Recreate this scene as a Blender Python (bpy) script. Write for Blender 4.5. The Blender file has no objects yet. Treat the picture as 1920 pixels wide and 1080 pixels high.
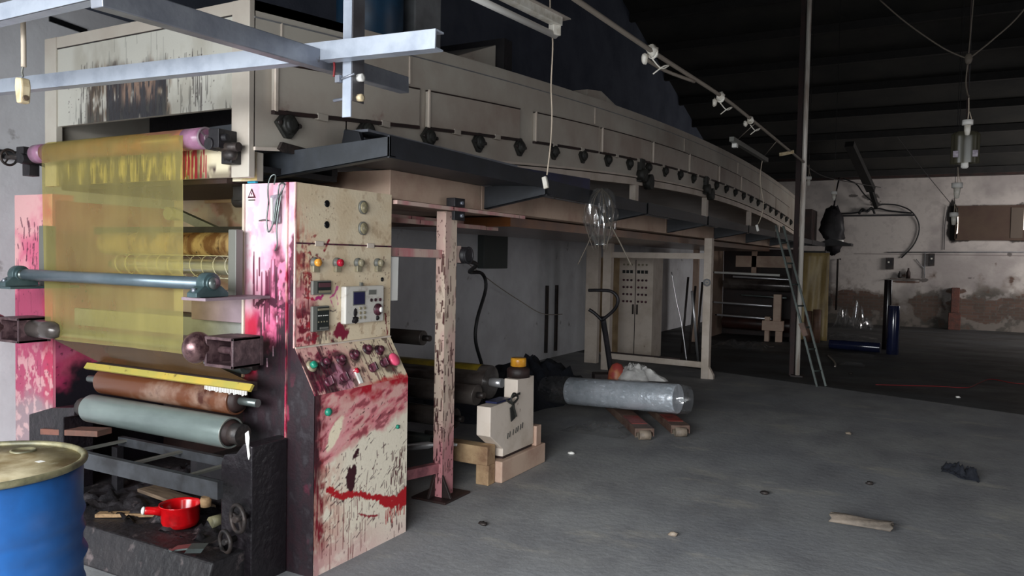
import bpy, bmesh, math, random
import numpy as np
from mathutils import Vector, Matrix

random.seed(7)
SC = bpy.context.scene
COL = SC.collection

# ------------------------------------------------------------------ camera
cam_data = bpy.data.cameras.new('camera')
cam = bpy.data.objects.new('camera', cam_data)
COL.objects.link(cam)
cam_data.sensor_width = 36.0
cam_data.lens = 36.0 * 1450.0 / 1920.0
cam_data.clip_start = 0.05
cam_data.clip_end = 200
yaw, pit, rol = math.radians(28.6), math.radians(2.13), math.radians(1.1)
_f0 = Vector((-math.sin(yaw), math.cos(yaw), 0)); _r0 = Vector((math.cos(yaw), math.sin(yaw), 0)); _u0 = Vector((0, 0, 1))
_f = math.cos(pit) * _f0 - math.sin(pit) * _u0
_u = math.cos(pit) * _u0 + math.sin(pit) * _f0
_R = math.cos(rol) * _r0 + math.sin(rol) * _u
_U = math.cos(rol) * _u - math.sin(rol) * _r0
m = Matrix((( _R.x, _U.x, -_f.x, 0), (_R.y, _U.y, -_f.y, 0), (_R.z, _U.z, -_f.z, 1.55), (0, 0, 0, 1)))
cam.matrix_world = m
SC.camera = cam

# ------------------------------------------------------------------ world, light, exposure
w = bpy.data.worlds.new('sky'); SC.world = w
w.use_nodes = True
bg = w.node_tree.nodes['Background']
bg.inputs[0].default_value = (0.62, 0.72, 0.85, 1)
bg.inputs[1].default_value = 0.6

def area(name, loc, rot, sx, sy, power, color):
    l = bpy.data.lights.new(name, 'AREA'); l.shape = 'RECTANGLE'; l.size = sx; l.size_y = sy
    l.energy = power; l.color = color
    o = bpy.data.objects.new(name, l); COL.objects.link(o); o.location = loc; o.rotation_euler = rot
    return o
# daylight coming in through the loading door behind the viewer; two added fill lamps at the right wall
area('door_daylight', (-1.5, -1.3, 1.35), (math.radians(88), 0, 0), 4.4, 2.4, 150, (0.97, 0.98, 1.0))
area('open_sky', (-0.5, -9.0, 5.2), (math.radians(80), 0, 0), 14.0, 7.0, 5600, (0.94, 0.98, 1.0))
area('side_fill', (5.9, 7.0, 1.5), (0, math.radians(84), 0), 2.4, 3.4, 56, (1.0, 0.93, 0.92))  # added fill for the left wall, tunnel side and floor, source unseen
area('rear_fill', (5.8, 19.3, 2.5), (0, math.radians(76), math.radians(-50)), 1.4, 3.4, 270, (1.0, 0.955, 0.935))  # fill lamp added to brighten the back wall, turned towards it

SC.view_settings.view_transform = 'Standard'
SC.view_settings.look = 'None'
SC.view_settings.gamma = 1
SC.view_settings.exposure = 0.0
SC.view_settings.use_curve_mapping = False

# ------------------------------------------------------------------ helpers
def s2l(v):
    v = v / 255.0
    return v / 12.92 if v <= 0.04045 else ((v + 0.055) / 1.055) ** 2.4
def c(r, g, b): return (s2l(r), s2l(g), s2l(b))

MATS = {}
def mat(name, col, rough=0.6, metal=0.0, col2=None, scale=4.0, lo=0.4, hi=0.65, bump=0.0, bscale=40.0, stretch=None,
        col3=None, scale3=9.0, lo3=0.6, hi3=0.7, spec=0.5, attr=False, detail=6):
    if name in MATS: return MATS[name]
    m = bpy.data.materials.new(name); m.use_nodes = True
    nt = m.node_tree; N = nt.nodes; L = nt.links
    p = N['Principled BSDF']
    p.inputs['Roughness'].default_value = rough; p.inputs['Metallic'].default_value = metal
    p.inputs['Specular IOR Level'].default_value = spec
    tc = N.new('ShaderNodeTexCoord')
    mp = N.new('ShaderNodeMapping'); L.new(tc.outputs['Object'], mp.inputs[0])
    if stretch: mp.inputs['Scale'].default_value = stretch
    if attr:
        a = N.new('ShaderNodeAttribute'); a.attribute_name = 'paint'
        src = a.outputs['Color']
    else:
        rgb = N.new('ShaderNodeRGB'); rgb.outputs[0].default_value = (*col, 1); src = rgb.outputs[0]
    def layer(src, cc, sc, lo, hi):
        n = N.new('ShaderNodeTexNoise'); n.inputs['Scale'].default_value = sc; n.inputs['Detail'].default_value = detail
        n.inputs['Roughness'].default_value = 0.62
        L.new(mp.outputs[0], n.inputs['Vector'])
        r = N.new('ShaderNodeMapRange'); r.inputs['From Min'].default_value = lo; r.inputs['From Max'].default_value = hi
        L.new(n.outputs['Fac'], r.inputs['Value'])
        mx = N.new('ShaderNodeMix'); mx.data_type = 'RGBA'
        L.new(r.outputs[0], mx.inputs[0]); L.new(src, mx.inputs[6]); mx.inputs[7].default_value = (*cc, 1)
        return mx.outputs[2]
    if col2: src = layer(src, col2, scale, lo, hi)
    if col3: src = layer(src, col3, scale3, lo3, hi3)
    L.new(src, p.inputs['Base Color'])
    if bump:
        n = N.new('ShaderNodeTexNoise'); n.inputs['Scale'].default_value = bscale; n.inputs['Detail'].default_value = 5
        L.new(mp.outputs[0], n.inputs['Vector'])
        b = N.new('ShaderNodeBump'); b.inputs['Strength'].default_value = bump; b.inputs['Distance'].default_value = 0.02
        L.new(n.outputs['Fac'], b.inputs['Height']); L.new(b.outputs[0], p.inputs['Normal'])
    MATS[name] = m
    return m

def film_mat(name, tint, body, opac, rough=0.25, gloss=0.12, mottled=0.0):
    """thin plastic film: tinted see-through plus a diffuse/translucent body and a sheen"""
    m = bpy.data.materials.new(name); m.use_nodes = True
    nt = m.node_tree; N = nt.nodes; L = nt.links; N.clear()
    out = N.new('ShaderNodeOutputMaterial')
    tr = N.new('ShaderNodeBsdfTransparent'); tr.inputs[0].default_value = (*tint, 1)
    df = N.new('ShaderNodeBsdfDiffuse'); df.inputs[0].default_value = (*body, 1)
    tl = N.new('ShaderNodeBsdfTranslucent'); tl.inputs[0].default_value = (*body, 1)
    gl = N.new('ShaderNodeBsdfGlossy'); gl.inputs['Roughness'].default_value = rough
    m1 = N.new('ShaderNodeMixShader'); m1.inputs[0].default_value = 0.3; L.new(df.outputs[0], m1.inputs[1]); L.new(tl.outputs[0], m1.inputs[2])
    m2 = N.new('ShaderNodeMixShader'); m2.inputs[0].default_value = opac; L.new(tr.outputs[0], m2.inputs[1]); L.new(m1.outputs[0], m2.inputs[2])
    if mottled:
        tc = N.new('ShaderNodeTexCoord'); n = N.new('ShaderNodeTexNoise'); n.inputs['Scale'].default_value = 5; n.inputs['Detail'].default_value = 6
        mp = N.new('ShaderNodeMapping'); mp.inputs['Scale'].default_value = (1, 1, 0.35)
        L.new(tc.outputs['Object'], mp.inputs[0]); L.new(mp.outputs[0], n.inputs['Vector'])
        r = N.new('ShaderNodeMapRange'); r.inputs['From Min'].default_value = 0.3; r.inputs['From Max'].default_value = 0.75
        r.inputs['To Min'].default_value = opac - mottled; r.inputs['To Max'].default_value = opac + mottled
        L.new(n.outputs['Fac'], r.inputs['Value']); L.new(r.outputs[0], m2.inputs[0])
    m3 = N.new('ShaderNodeMixShader'); m3.inputs[0].default_value = gloss; L.new(m2.outputs[0], m3.inputs[1]); L.new(gl.outputs[0], m3.inputs[2])
    L.new(m3.outputs[0], out.inputs[0])
    MATS[name] = m
    return m

def emit_mat(name, col, s):
    m = bpy.data.materials.new(name); m.use_nodes = True
    p = m.node_tree.nodes['Principled BSDF']; p.inputs['Base Color'].default_value = (*col, 1)
    p.inputs['Emission Color'].default_value = (*col, 1); p.inputs['Emission Strength'].default_value = s
    return m

def basis(d):
    d = Vector(d).normalized()
    a = Vector((0, 0, 1)) if abs(d.z) < 0.9 else Vector((1, 0, 0))
    u = d.cross(a).normalized(); v = d.cross(u).normalized()
    return u, v

ORIG = {}
class MB:
    def __init__(s): s.v = []; s.f = []; s.sm = []; s.col = {}
    def add(s, vs, fs, smooth=False):
        b = len(s.v); s.v += [tuple(p) for p in vs]
        for q in fs: s.f.append([i + b for i in q]); s.sm.append(smooth)
        return b
    def box(s, x0, x1, y0, y1, z0, z1):
        x0, x1 = min(x0, x1), max(x0, x1); y0, y1 = min(y0, y1), max(y0, y1); z0, z1 = min(z0, z1), max(z0, z1)
        s.add([(x0,y0,z0),(x1,y0,z0),(x1,y1,z0),(x0,y1,z0),(x0,y0,z1),(x1,y0,z1),(x1,y1,z1),(x0,y1,z1)],
              [(0,3,2,1),(4,5,6,7),(0,1,5,4),(1,2,6,5),(2,3,7,6),(3,0,4,7)]); return s
    def obox(s, cen, u, v, n):
        """box from centre and three half-extent vectors"""
        cen = Vector(cen); u = Vector(u); v = Vector(v); n = Vector(n)
        vs = [cen + a*u + b*v + d*n for d in (-1, 1) for a, b in ((-1,-1),(1,-1),(1,1),(-1,1))]
        s.add(vs, [(0,3,2,1),(4,5,6,7),(0,1,5,4),(1,2,6,5),(2,3,7,6),(3,0,4,7)]); return s
    def bar(s, p0, p1, wdt, hgt, upv=(0, 0, 1)):
        p0 = Vector(p0); p1 = Vector(p1); d = p1 - p0; L_ = d.length; d.normalize()
        side = d.cross(Vector(upv)).normalized(); up = side.cross(d).normalized()
        return s.obox((p0 + p1) / 2, d * L_ / 2, side * wdt / 2, up * hgt / 2)
    def cyl(s, p0, p1, r0, r1=None, n=24, caps=True):
        if r1 is None: r1 = r0
        p0 = Vector(p0); p1 = Vector(p1); u, v = basis(p1 - p0)
        ring = lambda p, r: [p + r * (math.cos(2*math.pi*i/n) * u + math.sin(2*math.pi*i/n) * v) for i in range(n)]
        b = s.add(ring(p0, r0) + ring(p1, r1), [])
        for i in range(n):
            j = (i + 1) % n
            s.f.append([b+i, b+n+i, b+n+j, b+j]); s.sm.append(True)
        if caps:
            s.f.append([b+i for i in range(n)]); s.sm.append(False)
            s.f.append([b+n+i for i in reversed(range(n))]); s.sm.append(False)
        return s
    def lathe(s, base, axis, prof, n=32):
        """prof: list of (distance along axis, radius)"""
        base = Vector(base); ax = Vector(axis).normalized(); u, v = basis(ax)
        vs = []
        for (t, r) in prof:
            r = max(r, 1e-4)
            vs += [base + ax*t + r*(math.cos(2*math.pi*i/n)*u + math.sin(2*math.pi*i/n)*v) for i in range(n)]
        b = s.add(vs, [])
        for k in range(len(prof) - 1):
            for i in range(n):
                j = (i + 1) % n
                s.f.append([b+k*n+i, b+(k+1)*n+i, b+(k+1)*n+j, b+k*n+j]); s.sm.append(True)
        s.f.append([b+i for i in range(n)]); s.sm.append(False)
        s.f.append([b+(len(prof)-1)*n+i for i in reversed(range(n))]); s.sm.append(False)
        return s
    def tube(s, path, r, n=8, smooth_path=True, rr=None):
        P = [Vector(p) for p in path]
        if smooth_path and len(P) > 2:
            Q = []
            for i in range(len(P) - 1):
                a = P[max(i-1, 0)]; b_ = P[i]; c_ = P[i+1]; d = P[min(i+2, len(P)-1)]
                for k in range(5):
                    t = k / 5.0
                    Q.append(0.5*((2*b_) + (c_-a)*t + (2*a-5*b_+4*c_-d)*t*t + (-a+3*b_-3*c_+d)*t**3))
            Q.append(P[-1]); P = Q
        d0 = (P[1] - P[0]).normalized(); u, v = basis(d0)
        vs = []
        for i, p in enumerate(P):
            d = (P[min(i+1, len(P)-1)] - P[max(i-1, 0)])
            if d.length < 1e-9: d = d0
            d.normalize(); u = (u - d * u.dot(d)).normalized(); v = d.cross(u)
            q = r if rr is None else rr[min(int(i * len(rr) / len(P)), len(rr)-1)]
            vs += [p + q * (math.cos(2*math.pi*k/n)*u + math.sin(2*math.pi*k/n)*v) for k in range(n)]
        b = s.add(vs, [])
        for i in range(len(P) - 1):
            for k in range(n):
                j = (k + 1) % n
                s.f.append([b+i*n+k, b+i*n+j, b+(i+1)*n+j, b+(i+1)*n+k]); s.sm.append(True)
        s.f.append([b+k for k in reversed(range(n))]); s.sm.append(False)
        s.f.append([b+(len(P)-1)*n+k for k in range(n)]); s.sm.append(False)
        return s
    def torus(s, cen, axis, R, r, n=32, k=10):
        u, v = basis(axis); cen = Vector(cen); ax = Vector(axis).normalized(); vs = []
        for i in range(n):
            a = 2*math.pi*i/n; d = math.cos(a)*u + math.sin(a)*v
            for j in range(k):
                b_ = 2*math.pi*j/k; vs.append(cen + d*(R + r*math.cos(b_)) + ax*r*math.sin(b_))
        b = s.add(vs, [])
        for i in range(n):
            for j in range(k):
                i2 = (i+1) % n; j2 = (j+1) % k
                s.f.append([b+i*k+j, b+i2*k+j, b+i2*k+j2, b+i*k+j2]); s.sm.append(True)
        return s
    def prism(s, poly, axis, a0, a1):
        """poly: 2D points; axis 'x' -> (y,z), 'y' -> (x,z), 'z' -> (x,y)"""
        def P(q, a):
            return (a, q[0], q[1]) if axis == 'x' else (q[0], a, q[1]) if axis == 'y' else (q[0], q[1], a)
        n = len(poly)
        b = s.add([P(q, a0) for q in poly] + [P(q, a1) for q in poly], [])
        s.f.append([b+i for i in reversed(range(n))]); s.sm.append(False)
        s.f.append([b+n+i for i in range(n)]); s.sm.append(False)
        for i in range(n):
            j = (i+1) % n; s.f.append([b+i, b+j, b+n+j, b+n+i]); s.sm.append(False)
        return s
    def surf(s, fn, nu, nv, smooth=True, th=0.0):
        vs = [fn(i/nu, j/nv) for j in range(nv+1) for i in range(nu+1)]
        b = s.add(vs, [])
        for j in range(nv):
            for i in range(nu):
                a = b + j*(nu+1) + i
                s.f.append([a, a+1, a+nu+2, a+nu+1]); s.sm.append(smooth)
        return s
    def ell(s, cen, rx, ry, rz, n=20, k=12, wob=0, seed=0):
        rnd = random.Random(seed); cx, cy, cz = cen; vs = []
        for j in range(k+1):
            t = math.pi*j/k
            for i in range(n):
                a = 2*math.pi*i/n; q = 1 + wob*(rnd.random()-0.5)
                vs.append((cx+rx*q*math.sin(t)*math.cos(a), cy+ry*q*math.sin(t)*math.sin(a), cz+rz*q*math.cos(t)))
        b = s.add(vs, [])
        for j in range(k):
            for i in range(n):
                i2 = (i+1) % n; s.f.append([b+j*n+i, b+(j+1)*n+i, b+(j+1)*n+i2, b+j*n+i2]); s.sm.append(True)
        return s
    def painted(s, o, U, V, wd, ht, fn, res=0.004):
        """a finely divided face at o spanned by unit U, V; fn(u, v) -> rgb arrays gives the ink and paint on it"""
        nu = max(2, int(wd/res)); nv = max(2, int(ht/res))
        uu, vv = np.meshgrid(np.linspace(0, wd, nu+1), np.linspace(0, ht, nv+1))
        rgb = fn(uu, vv).reshape(-1, 3)
        o = np.array(o, float); U = np.array(U, float); V = np.array(V, float)
        P = o + uu.reshape(-1, 1)*U + vv.reshape(-1, 1)*V
        b = len(s.v); s.v += [tuple(p) for p in P.tolist()]
        for j in range(nv):
            for i in range(nu):
                a = b + j*(nu+1) + i
                s.f.append([a, a+1, a+nu+2, a+nu+1]); s.sm.append(False)
        s.col[b] = rgb
        return s
    def build(s, name, m, parent=None, bevel=0.0, org=None, defcol=(0.5, 0.45, 0.38), clean=False, solid=0.0):
        V = np.array(s.v, float)
        if parent is not None: o0 = ORIG[parent.name]
        elif org is not None: o0 = org
        else: o0 = ((V[:,0].min()+V[:,0].max())/2, (V[:,1].min()+V[:,1].max())/2, V[:,2].min())
        me = bpy.data.meshes.new(name)
        me.from_pydata((V - np.array(o0)).tolist(), [], s.f)
        me.polygons.foreach_set('use_smooth', s.sm)
        if s.col:
            at = me.attributes.new('paint', 'FLOAT_COLOR', 'POINT')
            A = np.ones((len(s.v), 4), np.float32); A[:, :3] = defcol
            for b, rgb in s.col.items(): A[b:b+len(rgb), :3] = rgb
            at.data.foreach_set('color', A.ravel())
        me.update()
        ob = bpy.data.objects.new(name, me); COL.objects.link(ob)
        me.materials.append(MATS[m] if isinstance(m, str) else m)
        if parent is not None: ob.parent = parent
        else: ob.location = o0
        ORIG[ob.name] = tuple(o0)
        if solid:
            md = ob.modifiers.new('thickness', 'SOLIDIFY'); md.thickness = solid; md.offset = 0
        if bevel:
            md = ob.modifiers.new('bevel', 'BEVEL'); md.width = bevel; md.segments = 2; md.limit_method = 'ANGLE'; md.angle_limit = math.radians(40)
        return ob

def thing(name, label, cat, loc=(0, 0, 0), group=None):
    o = bpy.data.objects.new(name, None); COL.objects.link(o); o.location = loc; o.empty_display_size = 0.1
    ORIG[o.name] = tuple(loc)
    o['label'] = label; o['category'] = cat
    if group: o['group'] = group
    return o
def tag(o, label, cat, group=None, kind=None):
    o['label'] = label; o['category'] = cat
    if group: o['group'] = group
    if kind: o['kind'] = kind
    return o
def struct(o): o['kind'] = 'structure'; return o
def dup(root, loc, label=None, group=None):
    r = root.copy(); COL.objects.link(r); r.location = loc
    ORIG[r.name] = tuple(loc)
    if label: r['label'] = label
    if group: r['group'] = group
    for ch in list(root.children):
        k = ch.copy(); COL.objects.link(k); k.parent = r
        for g in list(ch.children):
            q = g.copy(); COL.objects.link(q); q.parent = k
    return r

# ---- numpy paint helpers (ink splashes that belong to the painted plates)
class Noise:
    def __init__(s, seed): s.r = np.random.RandomState(seed); s.t = s.r.rand(256, 256)
    def n(s, x, y):
        xi = np.floor(x).astype(int); yi = np.floor(y).astype(int); fx = x-xi; fy = y-yi
        fx = fx*fx*(3-2*fx); fy = fy*fy*(3-2*fy); T = s.t
        g = lambda a, b: T[a % 256, b % 256]
        return (g(xi,yi)*(1-fx)+g(xi+1,yi)*fx)*(1-fy)+(g(xi,yi+1)*(1-fx)+g(xi+1,yi+1)*fx)*fy
    def fbm(s, x, y, o=5):
        a = 0; k = 0.5; t = 0
        for i in range(o): a = a + k*s.n(x*(2**i)+17*i, y*(2**i)+5*i); t += k; k *= 0.55
        return a / t
def ss(x, a, b):
    t = np.clip((x-a)/(b-a), 0, 1); return t*t*(3-2*t)
def mixc(img, colr, mask):
    return img*(1-mask[..., None]) + np.array(colr)*mask[..., None]
def seg(u, v, x0, y0, x1, y1):
    dx, dy = x1-x0, y1-y0; L2 = dx*dx+dy*dy+1e-12
    t = np.clip(((u-x0)*dx+(v-y0)*dy)/L2, 0, 1)
    return np.hypot(u-x0-t*dx, v-y0-t*dy), t
def stroke(img, u, v, pts, wd, colr, nz, jit=0.006, soft=0.002, a=1.0):
    d = np.full(u.shape, 9.0)
    for p, q in zip(pts[:-1], pts[1:]):
        d = np.minimum(d, seg(u, v, *p, *q)[0])
    d = d + (nz.fbm(u*60, v*60, 3)-0.5)*jit*2
    return mixc(img, colr, a*(1-ss(d, wd/2-soft, wd/2+soft)))
def drips(img, u, v, n, box, ln, wd, colr, rnd, a=0.9):
    u0, u1, v0, v1 = box
    for _ in range(n):
        x = rnd.uniform(u0, u1); y = rnd.uniform(v0, v1); L_ = rnd.uniform(*ln); w_ = rnd.uniform(*wd)
        sl = (np.abs(u-x) < w_*3+0.004) & (v < y+0.02) & (v > y-L_-0.02)
        if not sl.any(): continue
        d, t = seg(u[sl], v[sl], x, y, x+rnd.uniform(-.004, .004), y-L_)
        k = a*(1-ss(d, w_*0.5*(0.6+0.4*t), w_*0.5*(0.6+0.4*t)+0.003))
        img[sl] = img[sl]*(1-k[..., None]) + np.array(colr)*k[..., None]
    return img
def spots(img, u, v, n, box, rad, colr, rnd, a=0.9):
    u0, u1, v0, v1 = box
    for _ in range(n):
        x = rnd.uniform(u0, u1); y = rnd.uniform(v0, v1); r = rnd.uniform(*rad); e = rnd.uniform(.6, 1.6)
        sl = (np.abs(u-x) < r*3) & (np.abs(v-y) < r*3)
        if not sl.any(): continue
        d = np.hypot((u[sl]-x)*e, (v[sl]-y)/e)
        k = a*(1-ss(d, r*.7, r*1.2)); img[sl] = img[sl]*(1-k[..., None]) + np.array(colr)*k[..., None]
    return img

CREAM = c(222, 205, 176); PINK = c(226, 120, 158); MAG = c(160, 30, 76); MAR = c(74, 10, 30); INK = c(26, 17, 25); RED = c(176, 20, 38); ROSE = c(206, 96, 108)

# ------------------------------------------------------------------ materials
mat('paint', CREAM, 0.45, attr=True, bump=0.08, bscale=60)
mat('cream', c(210, 197, 184), 0.5, col2=c(176, 160, 142), scale=3, lo=.45, hi=.75, col3=c(120, 92, 76), scale3=14, lo3=.68, hi3=.76, bump=.05)
mat('cream_grey', c(190, 184, 172), 0.42, col2=c(166, 152, 140), scale=1.3, lo=.4, hi=.7, col3=c(140, 118, 104), scale3=5, lo3=.66, hi3=.78, bump=.04, bscale=20)
mat('duct_cream', c(196, 170, 150), 0.55, col2=c(172, 140, 122), scale=3, lo=.45, hi=.7, col3=c(90, 44, 34), scale3=16, lo3=.70, hi3=.76, bump=.05)
mat('pink_cream', c(200, 174, 162), 0.55, col2=c(190, 120, 124), scale=5, lo=.45, hi=.65, col3=c(66, 18, 24), scale3=22, lo3=.64, hi3=.68, stretch=(1, 1, .3), bump=.1)
mat('navy', c(44, 47, 51), 0.42, col2=c(56, 60, 66), scale=6, lo=.45, hi=.7, bump=.05)
mat('navy_dark', c(32, 35, 42), 0.5, col2=c(22, 24, 28), scale=4, bump=.05)
mat('blue_panel', c(30, 36, 78), 0.45, col2=c(22, 26, 50), scale=3)
mat('black', c(22, 20, 24), 0.55, col2=c(44, 38, 42), scale=9, lo=.5, hi=.75, bump=.15)
mat('black_ink', c(22, 18, 22), 0.35, col2=c(42, 36, 40), scale=7, lo=.5, hi=.72, col3=c(92, 30, 44), scale3=5, lo3=.68, hi3=.76, bump=.35, bscale=30)
mat('dark_iron', c(40, 38, 38), 0.5, metal=.3, col2=c(64, 54, 50), scale=12, bump=.2)
mat('bearing', c(44, 44, 40), 0.6, col2=c(22, 22, 20), scale=14, bump=.2)
mat('brown_dark', c(46, 26, 22), 0.6, col2=c(28, 18, 17), scale=5, bump=.1)
mat('galv', c(150, 154, 162), 0.42, metal=.55, col2=c(128, 132, 142), scale=5, lo=.4, hi=.6, stretch=(1, 1, 1), col3=c(96, 92, 92), scale3=18, lo3=.66, hi3=.74, bump=.05)
mat('galv_white', c(176, 184, 196), 0.45, metal=.3, col2=c(152, 160, 174), scale=8, lo=.45, hi=.7, bump=.04)
mat('steel_grey', c(122, 130, 128), 0.3, metal=.7, col2=c(92, 100, 98), scale=3, lo=.4, hi=.7)
mat('roll_grey', c(126, 138, 134), 0.28, metal=.35, col2=c(98, 108, 106), scale=2.5, lo=.4, hi=.65, stretch=(.4, 1, 1))
mat('chrome', c(214, 214, 216), 0.3, metal=.75)
mat('white_plastic', c(226, 222, 212), 0.4, col2=c(196, 188, 172), scale=20)
mat('ivory', c(216, 200, 166), 0.45, col2=c(180, 158, 122), scale=16)
mat('teal', c(74, 92, 96), 0.4, metal=.3, col2=c(50, 70, 72), scale=8)
mat('teal_bar', c(112, 124, 132), 0.35, metal=.5, col2=c(84, 100, 108), scale=4, stretch=(.5, 1, 1))
mat('paper_roll', c(168, 142, 108), 0.6, col2=c(104, 70, 44), scale=7, lo=.45, hi=.6, col3=c(58, 36, 26), scale3=16, lo3=.6, hi3=.68, stretch=(1.5, 1, .6), bump=.2)
mat('brown_roll', c(88, 50, 30), 0.3, col2=c(124, 100, 86), scale=2.2, lo=.5, hi=.62, col3=c(60, 28, 18), scale3=4, lo3=.6, hi3=.7)
mat('yellow_bar', c(150, 140, 66), 0.4, col2=c(170, 146, 62), scale=5, lo=.45, hi=.65, col3=c(70, 52, 24), scale3=16, lo3=.62, hi3=.7)
mat('pink_roll', c(150, 104, 86), 0.3, col2=c(158, 96, 66), scale=3.0, lo=.45, hi=.6, col3=c(120, 84, 66), scale3=8, lo3=.5, hi3=.62, stretch=(.4, 1, 1))
mat('purple_band', c(156, 112, 138), 0.3, col2=c(130, 84, 110), scale=12)
mat('dome_iron', c(120, 92, 92), 0.3, metal=.6, col2=c(66, 44, 48), scale=16, lo=.45, hi=.6, bump=.1)
mat('box_iron', c(60, 42, 46), 0.45, col2=c(96, 74, 76), scale=12, lo=.5, hi=.66, col3=c(120, 26, 50), scale3=8, lo3=.66, hi3=.72, bump=.15)
mat('drum_blue', c(30, 86, 150), 0.42, col2=c(30, 66, 116), scale=3, lo=.45, hi=.7, col3=c(52, 66, 74), scale3=6, lo3=.62, hi3=.68, bump=.06, bscale=16)
mat('drum_lid', c(198, 186, 154), 0.5, col2=c(128, 110, 72), scale=4, lo=.42, hi=.62, col3=c(196, 190, 166), scale3=6, lo3=.6, hi3=.66, bump=.08, bscale=14)
mat('rim', c(126, 120, 92), 0.5, metal=.2, col2=c(80, 78, 60), scale=14)
mat('red_pot', c(196, 10, 18), 0.2, col2=c(120, 6, 12), scale=7, lo=.5, hi=.72, spec=.7)
mat('pot_inside', c(96, 8, 14), 0.3)
mat('wood', c(110, 92, 74), 0.7, col2=c(74, 60, 48), scale=5, stretch=(1, 8, 8), bump=.2)
mat('wood_pale', c(150, 120, 84), 0.7, col2=c(104, 80, 54), scale=5, stretch=(1, 8, 8), bump=.2)
mat('wood_box', c(176, 148, 112), 0.7, col2=c(120, 90, 66), scale=4, col3=c(70, 44, 34), scale3=9, lo3=.62, hi3=.7, bump=.2)
mat('orange_film', c(104, 62, 28), 0.3, col2=c(70, 40, 22), scale=2, lo=.4, hi=.65)
mat('yellow_roll', c(124, 106, 34), 0.25, col2=c(46, 38, 24), scale=2.0, lo=.48, hi=.6, stretch=(.6, 1, 1))
mat('dark_roll', c(96, 90, 86), 0.25, metal=.2, col2=c(48, 40, 38), scale=3, stretch=(.5, 1, 1))
mat('glossy_dark', c(24, 24, 26), 0.15)
mat('tape_yellow', c(206, 148, 44), 0.3, col2=c(170, 112, 30), scale=12)
mat('silver_film', c(206, 212, 220), 0.35, metal=.15, col2=c(176, 184, 192), scale=5, bump=.5, bscale=22)
mat('red_paint', c(136, 52, 46), 0.5, col2=c(96, 40, 30), scale=9, lo=.5, hi=.62, bump=.2)
mat('red_brown', c(104, 84, 72), 0.6, col2=c(78, 50, 42), scale=7, lo=.45, hi=.65, bump=.2)
mat('rubber', c(150, 136, 120), 0.6, col2=c(104, 92, 82), scale=9)
mat('cloth_white', c(196, 194, 190), 0.8, col2=c(160, 158, 156), scale=8, bump=.3, bscale=14)
mat('cloth_dark', c(30, 34, 44), 0.85, col2=c(20, 22, 30), scale=12, bump=.3)
mat('card', c(126, 114, 102), 0.75, col2=c(92, 84, 76), scale=10, bump=.2)
mat('label_white', c(226, 224, 218), 0.5)
mat('lcd', c(44, 42, 74), 0.2)
mat('panel_grey', c(198, 194, 186), 0.4, col2=c(170, 160, 150), scale=20, lo=.55, hi=.7)
mat('meter_black', c(36, 40, 38), 0.3)
mat('meter_frame', c(104, 104, 98), 0.45)
mat('gauge_glass', c(124, 116, 92), 0.2, col2=c(160, 150, 120), scale=60)
mat('lamp_amber', c(214, 148, 58), 0.25)
mat('lamp_red', c(176, 30, 52), 0.25)
mat('lamp_grey', c(136, 128, 106), 0.3)
mat('knob_pink', c(224, 84, 118), 0.35)
mat('knob_green', c(30, 122, 100), 0.35)
mat('knob_dark', c(40, 26, 30), 0.4, col2=c(100, 40, 60), scale=30)
mat('yellow_wrap', c(184, 160, 108), 0.45, col2=c(120, 98, 58), scale=3, col3=c(66, 44, 26), scale3=6, lo3=.64, hi3=.7, stretch=(1, 1, .3), bump=.3, bscale=9)
mat('cardtube', c(112, 84, 68), 0.6, col2=c(84, 62, 52), scale=6)
mat('blue_roll', c(32, 38, 68), 0.15, col2=c(26, 30, 52), scale=3, spec=.8)
mat('black_roll', c(24, 18, 20), 0.2)
mat('ladder_grey', c(72, 80, 76), 0.5, metal=.4, col2=c(50, 56, 54), scale=8)
mat('dust_clear', c(60, 60, 50), 0.3)
mat('cable_black', c(22, 22, 24), 0.5)
mat('cable_pale', c(150, 140, 128), 0.6)
mat('cable_dim', c(92, 84, 74), 0.7)
mat('cord', c(184, 170, 152), 0.6)
mat('red_cord', c(120, 26, 30), 0.6)
mat('board_brown', c(84, 66, 52), 0.7, col2=c(72, 50, 42), scale=1.6, lo=.4, hi=.65)
mat('brick_red', c(104, 64, 54), 0.85, col2=c(78, 56, 50), scale=8, bump=.4)
mat('blue_fan', c(20, 66, 96), 0.45, col2=c(16, 48, 72), scale=4)
mat('grey_duct', c(140, 142, 144), 0.5, metal=.1, col2=c(112, 112, 114), scale=4)
mat('grime', c(34, 30, 32), 0.55, col2=c(22, 20, 24), scale=4, lo=.4, hi=.6, col3=c(84, 74, 74), scale3=11, lo3=.60, hi3=.7, bump=.5, bscale=24)
film_mat('film_yellow', c(236, 226, 160), c(182, 170, 104), 0.36, 0.3, 0.05, 0.10)
film_mat('film_clear', c(248, 248, 248), c(190, 190, 190), 0.05, 0.10, 0.13)
film_mat('film_dust', c(150, 148, 130), c(120, 116, 96), 0.45, 0.3, 0.08)
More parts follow.
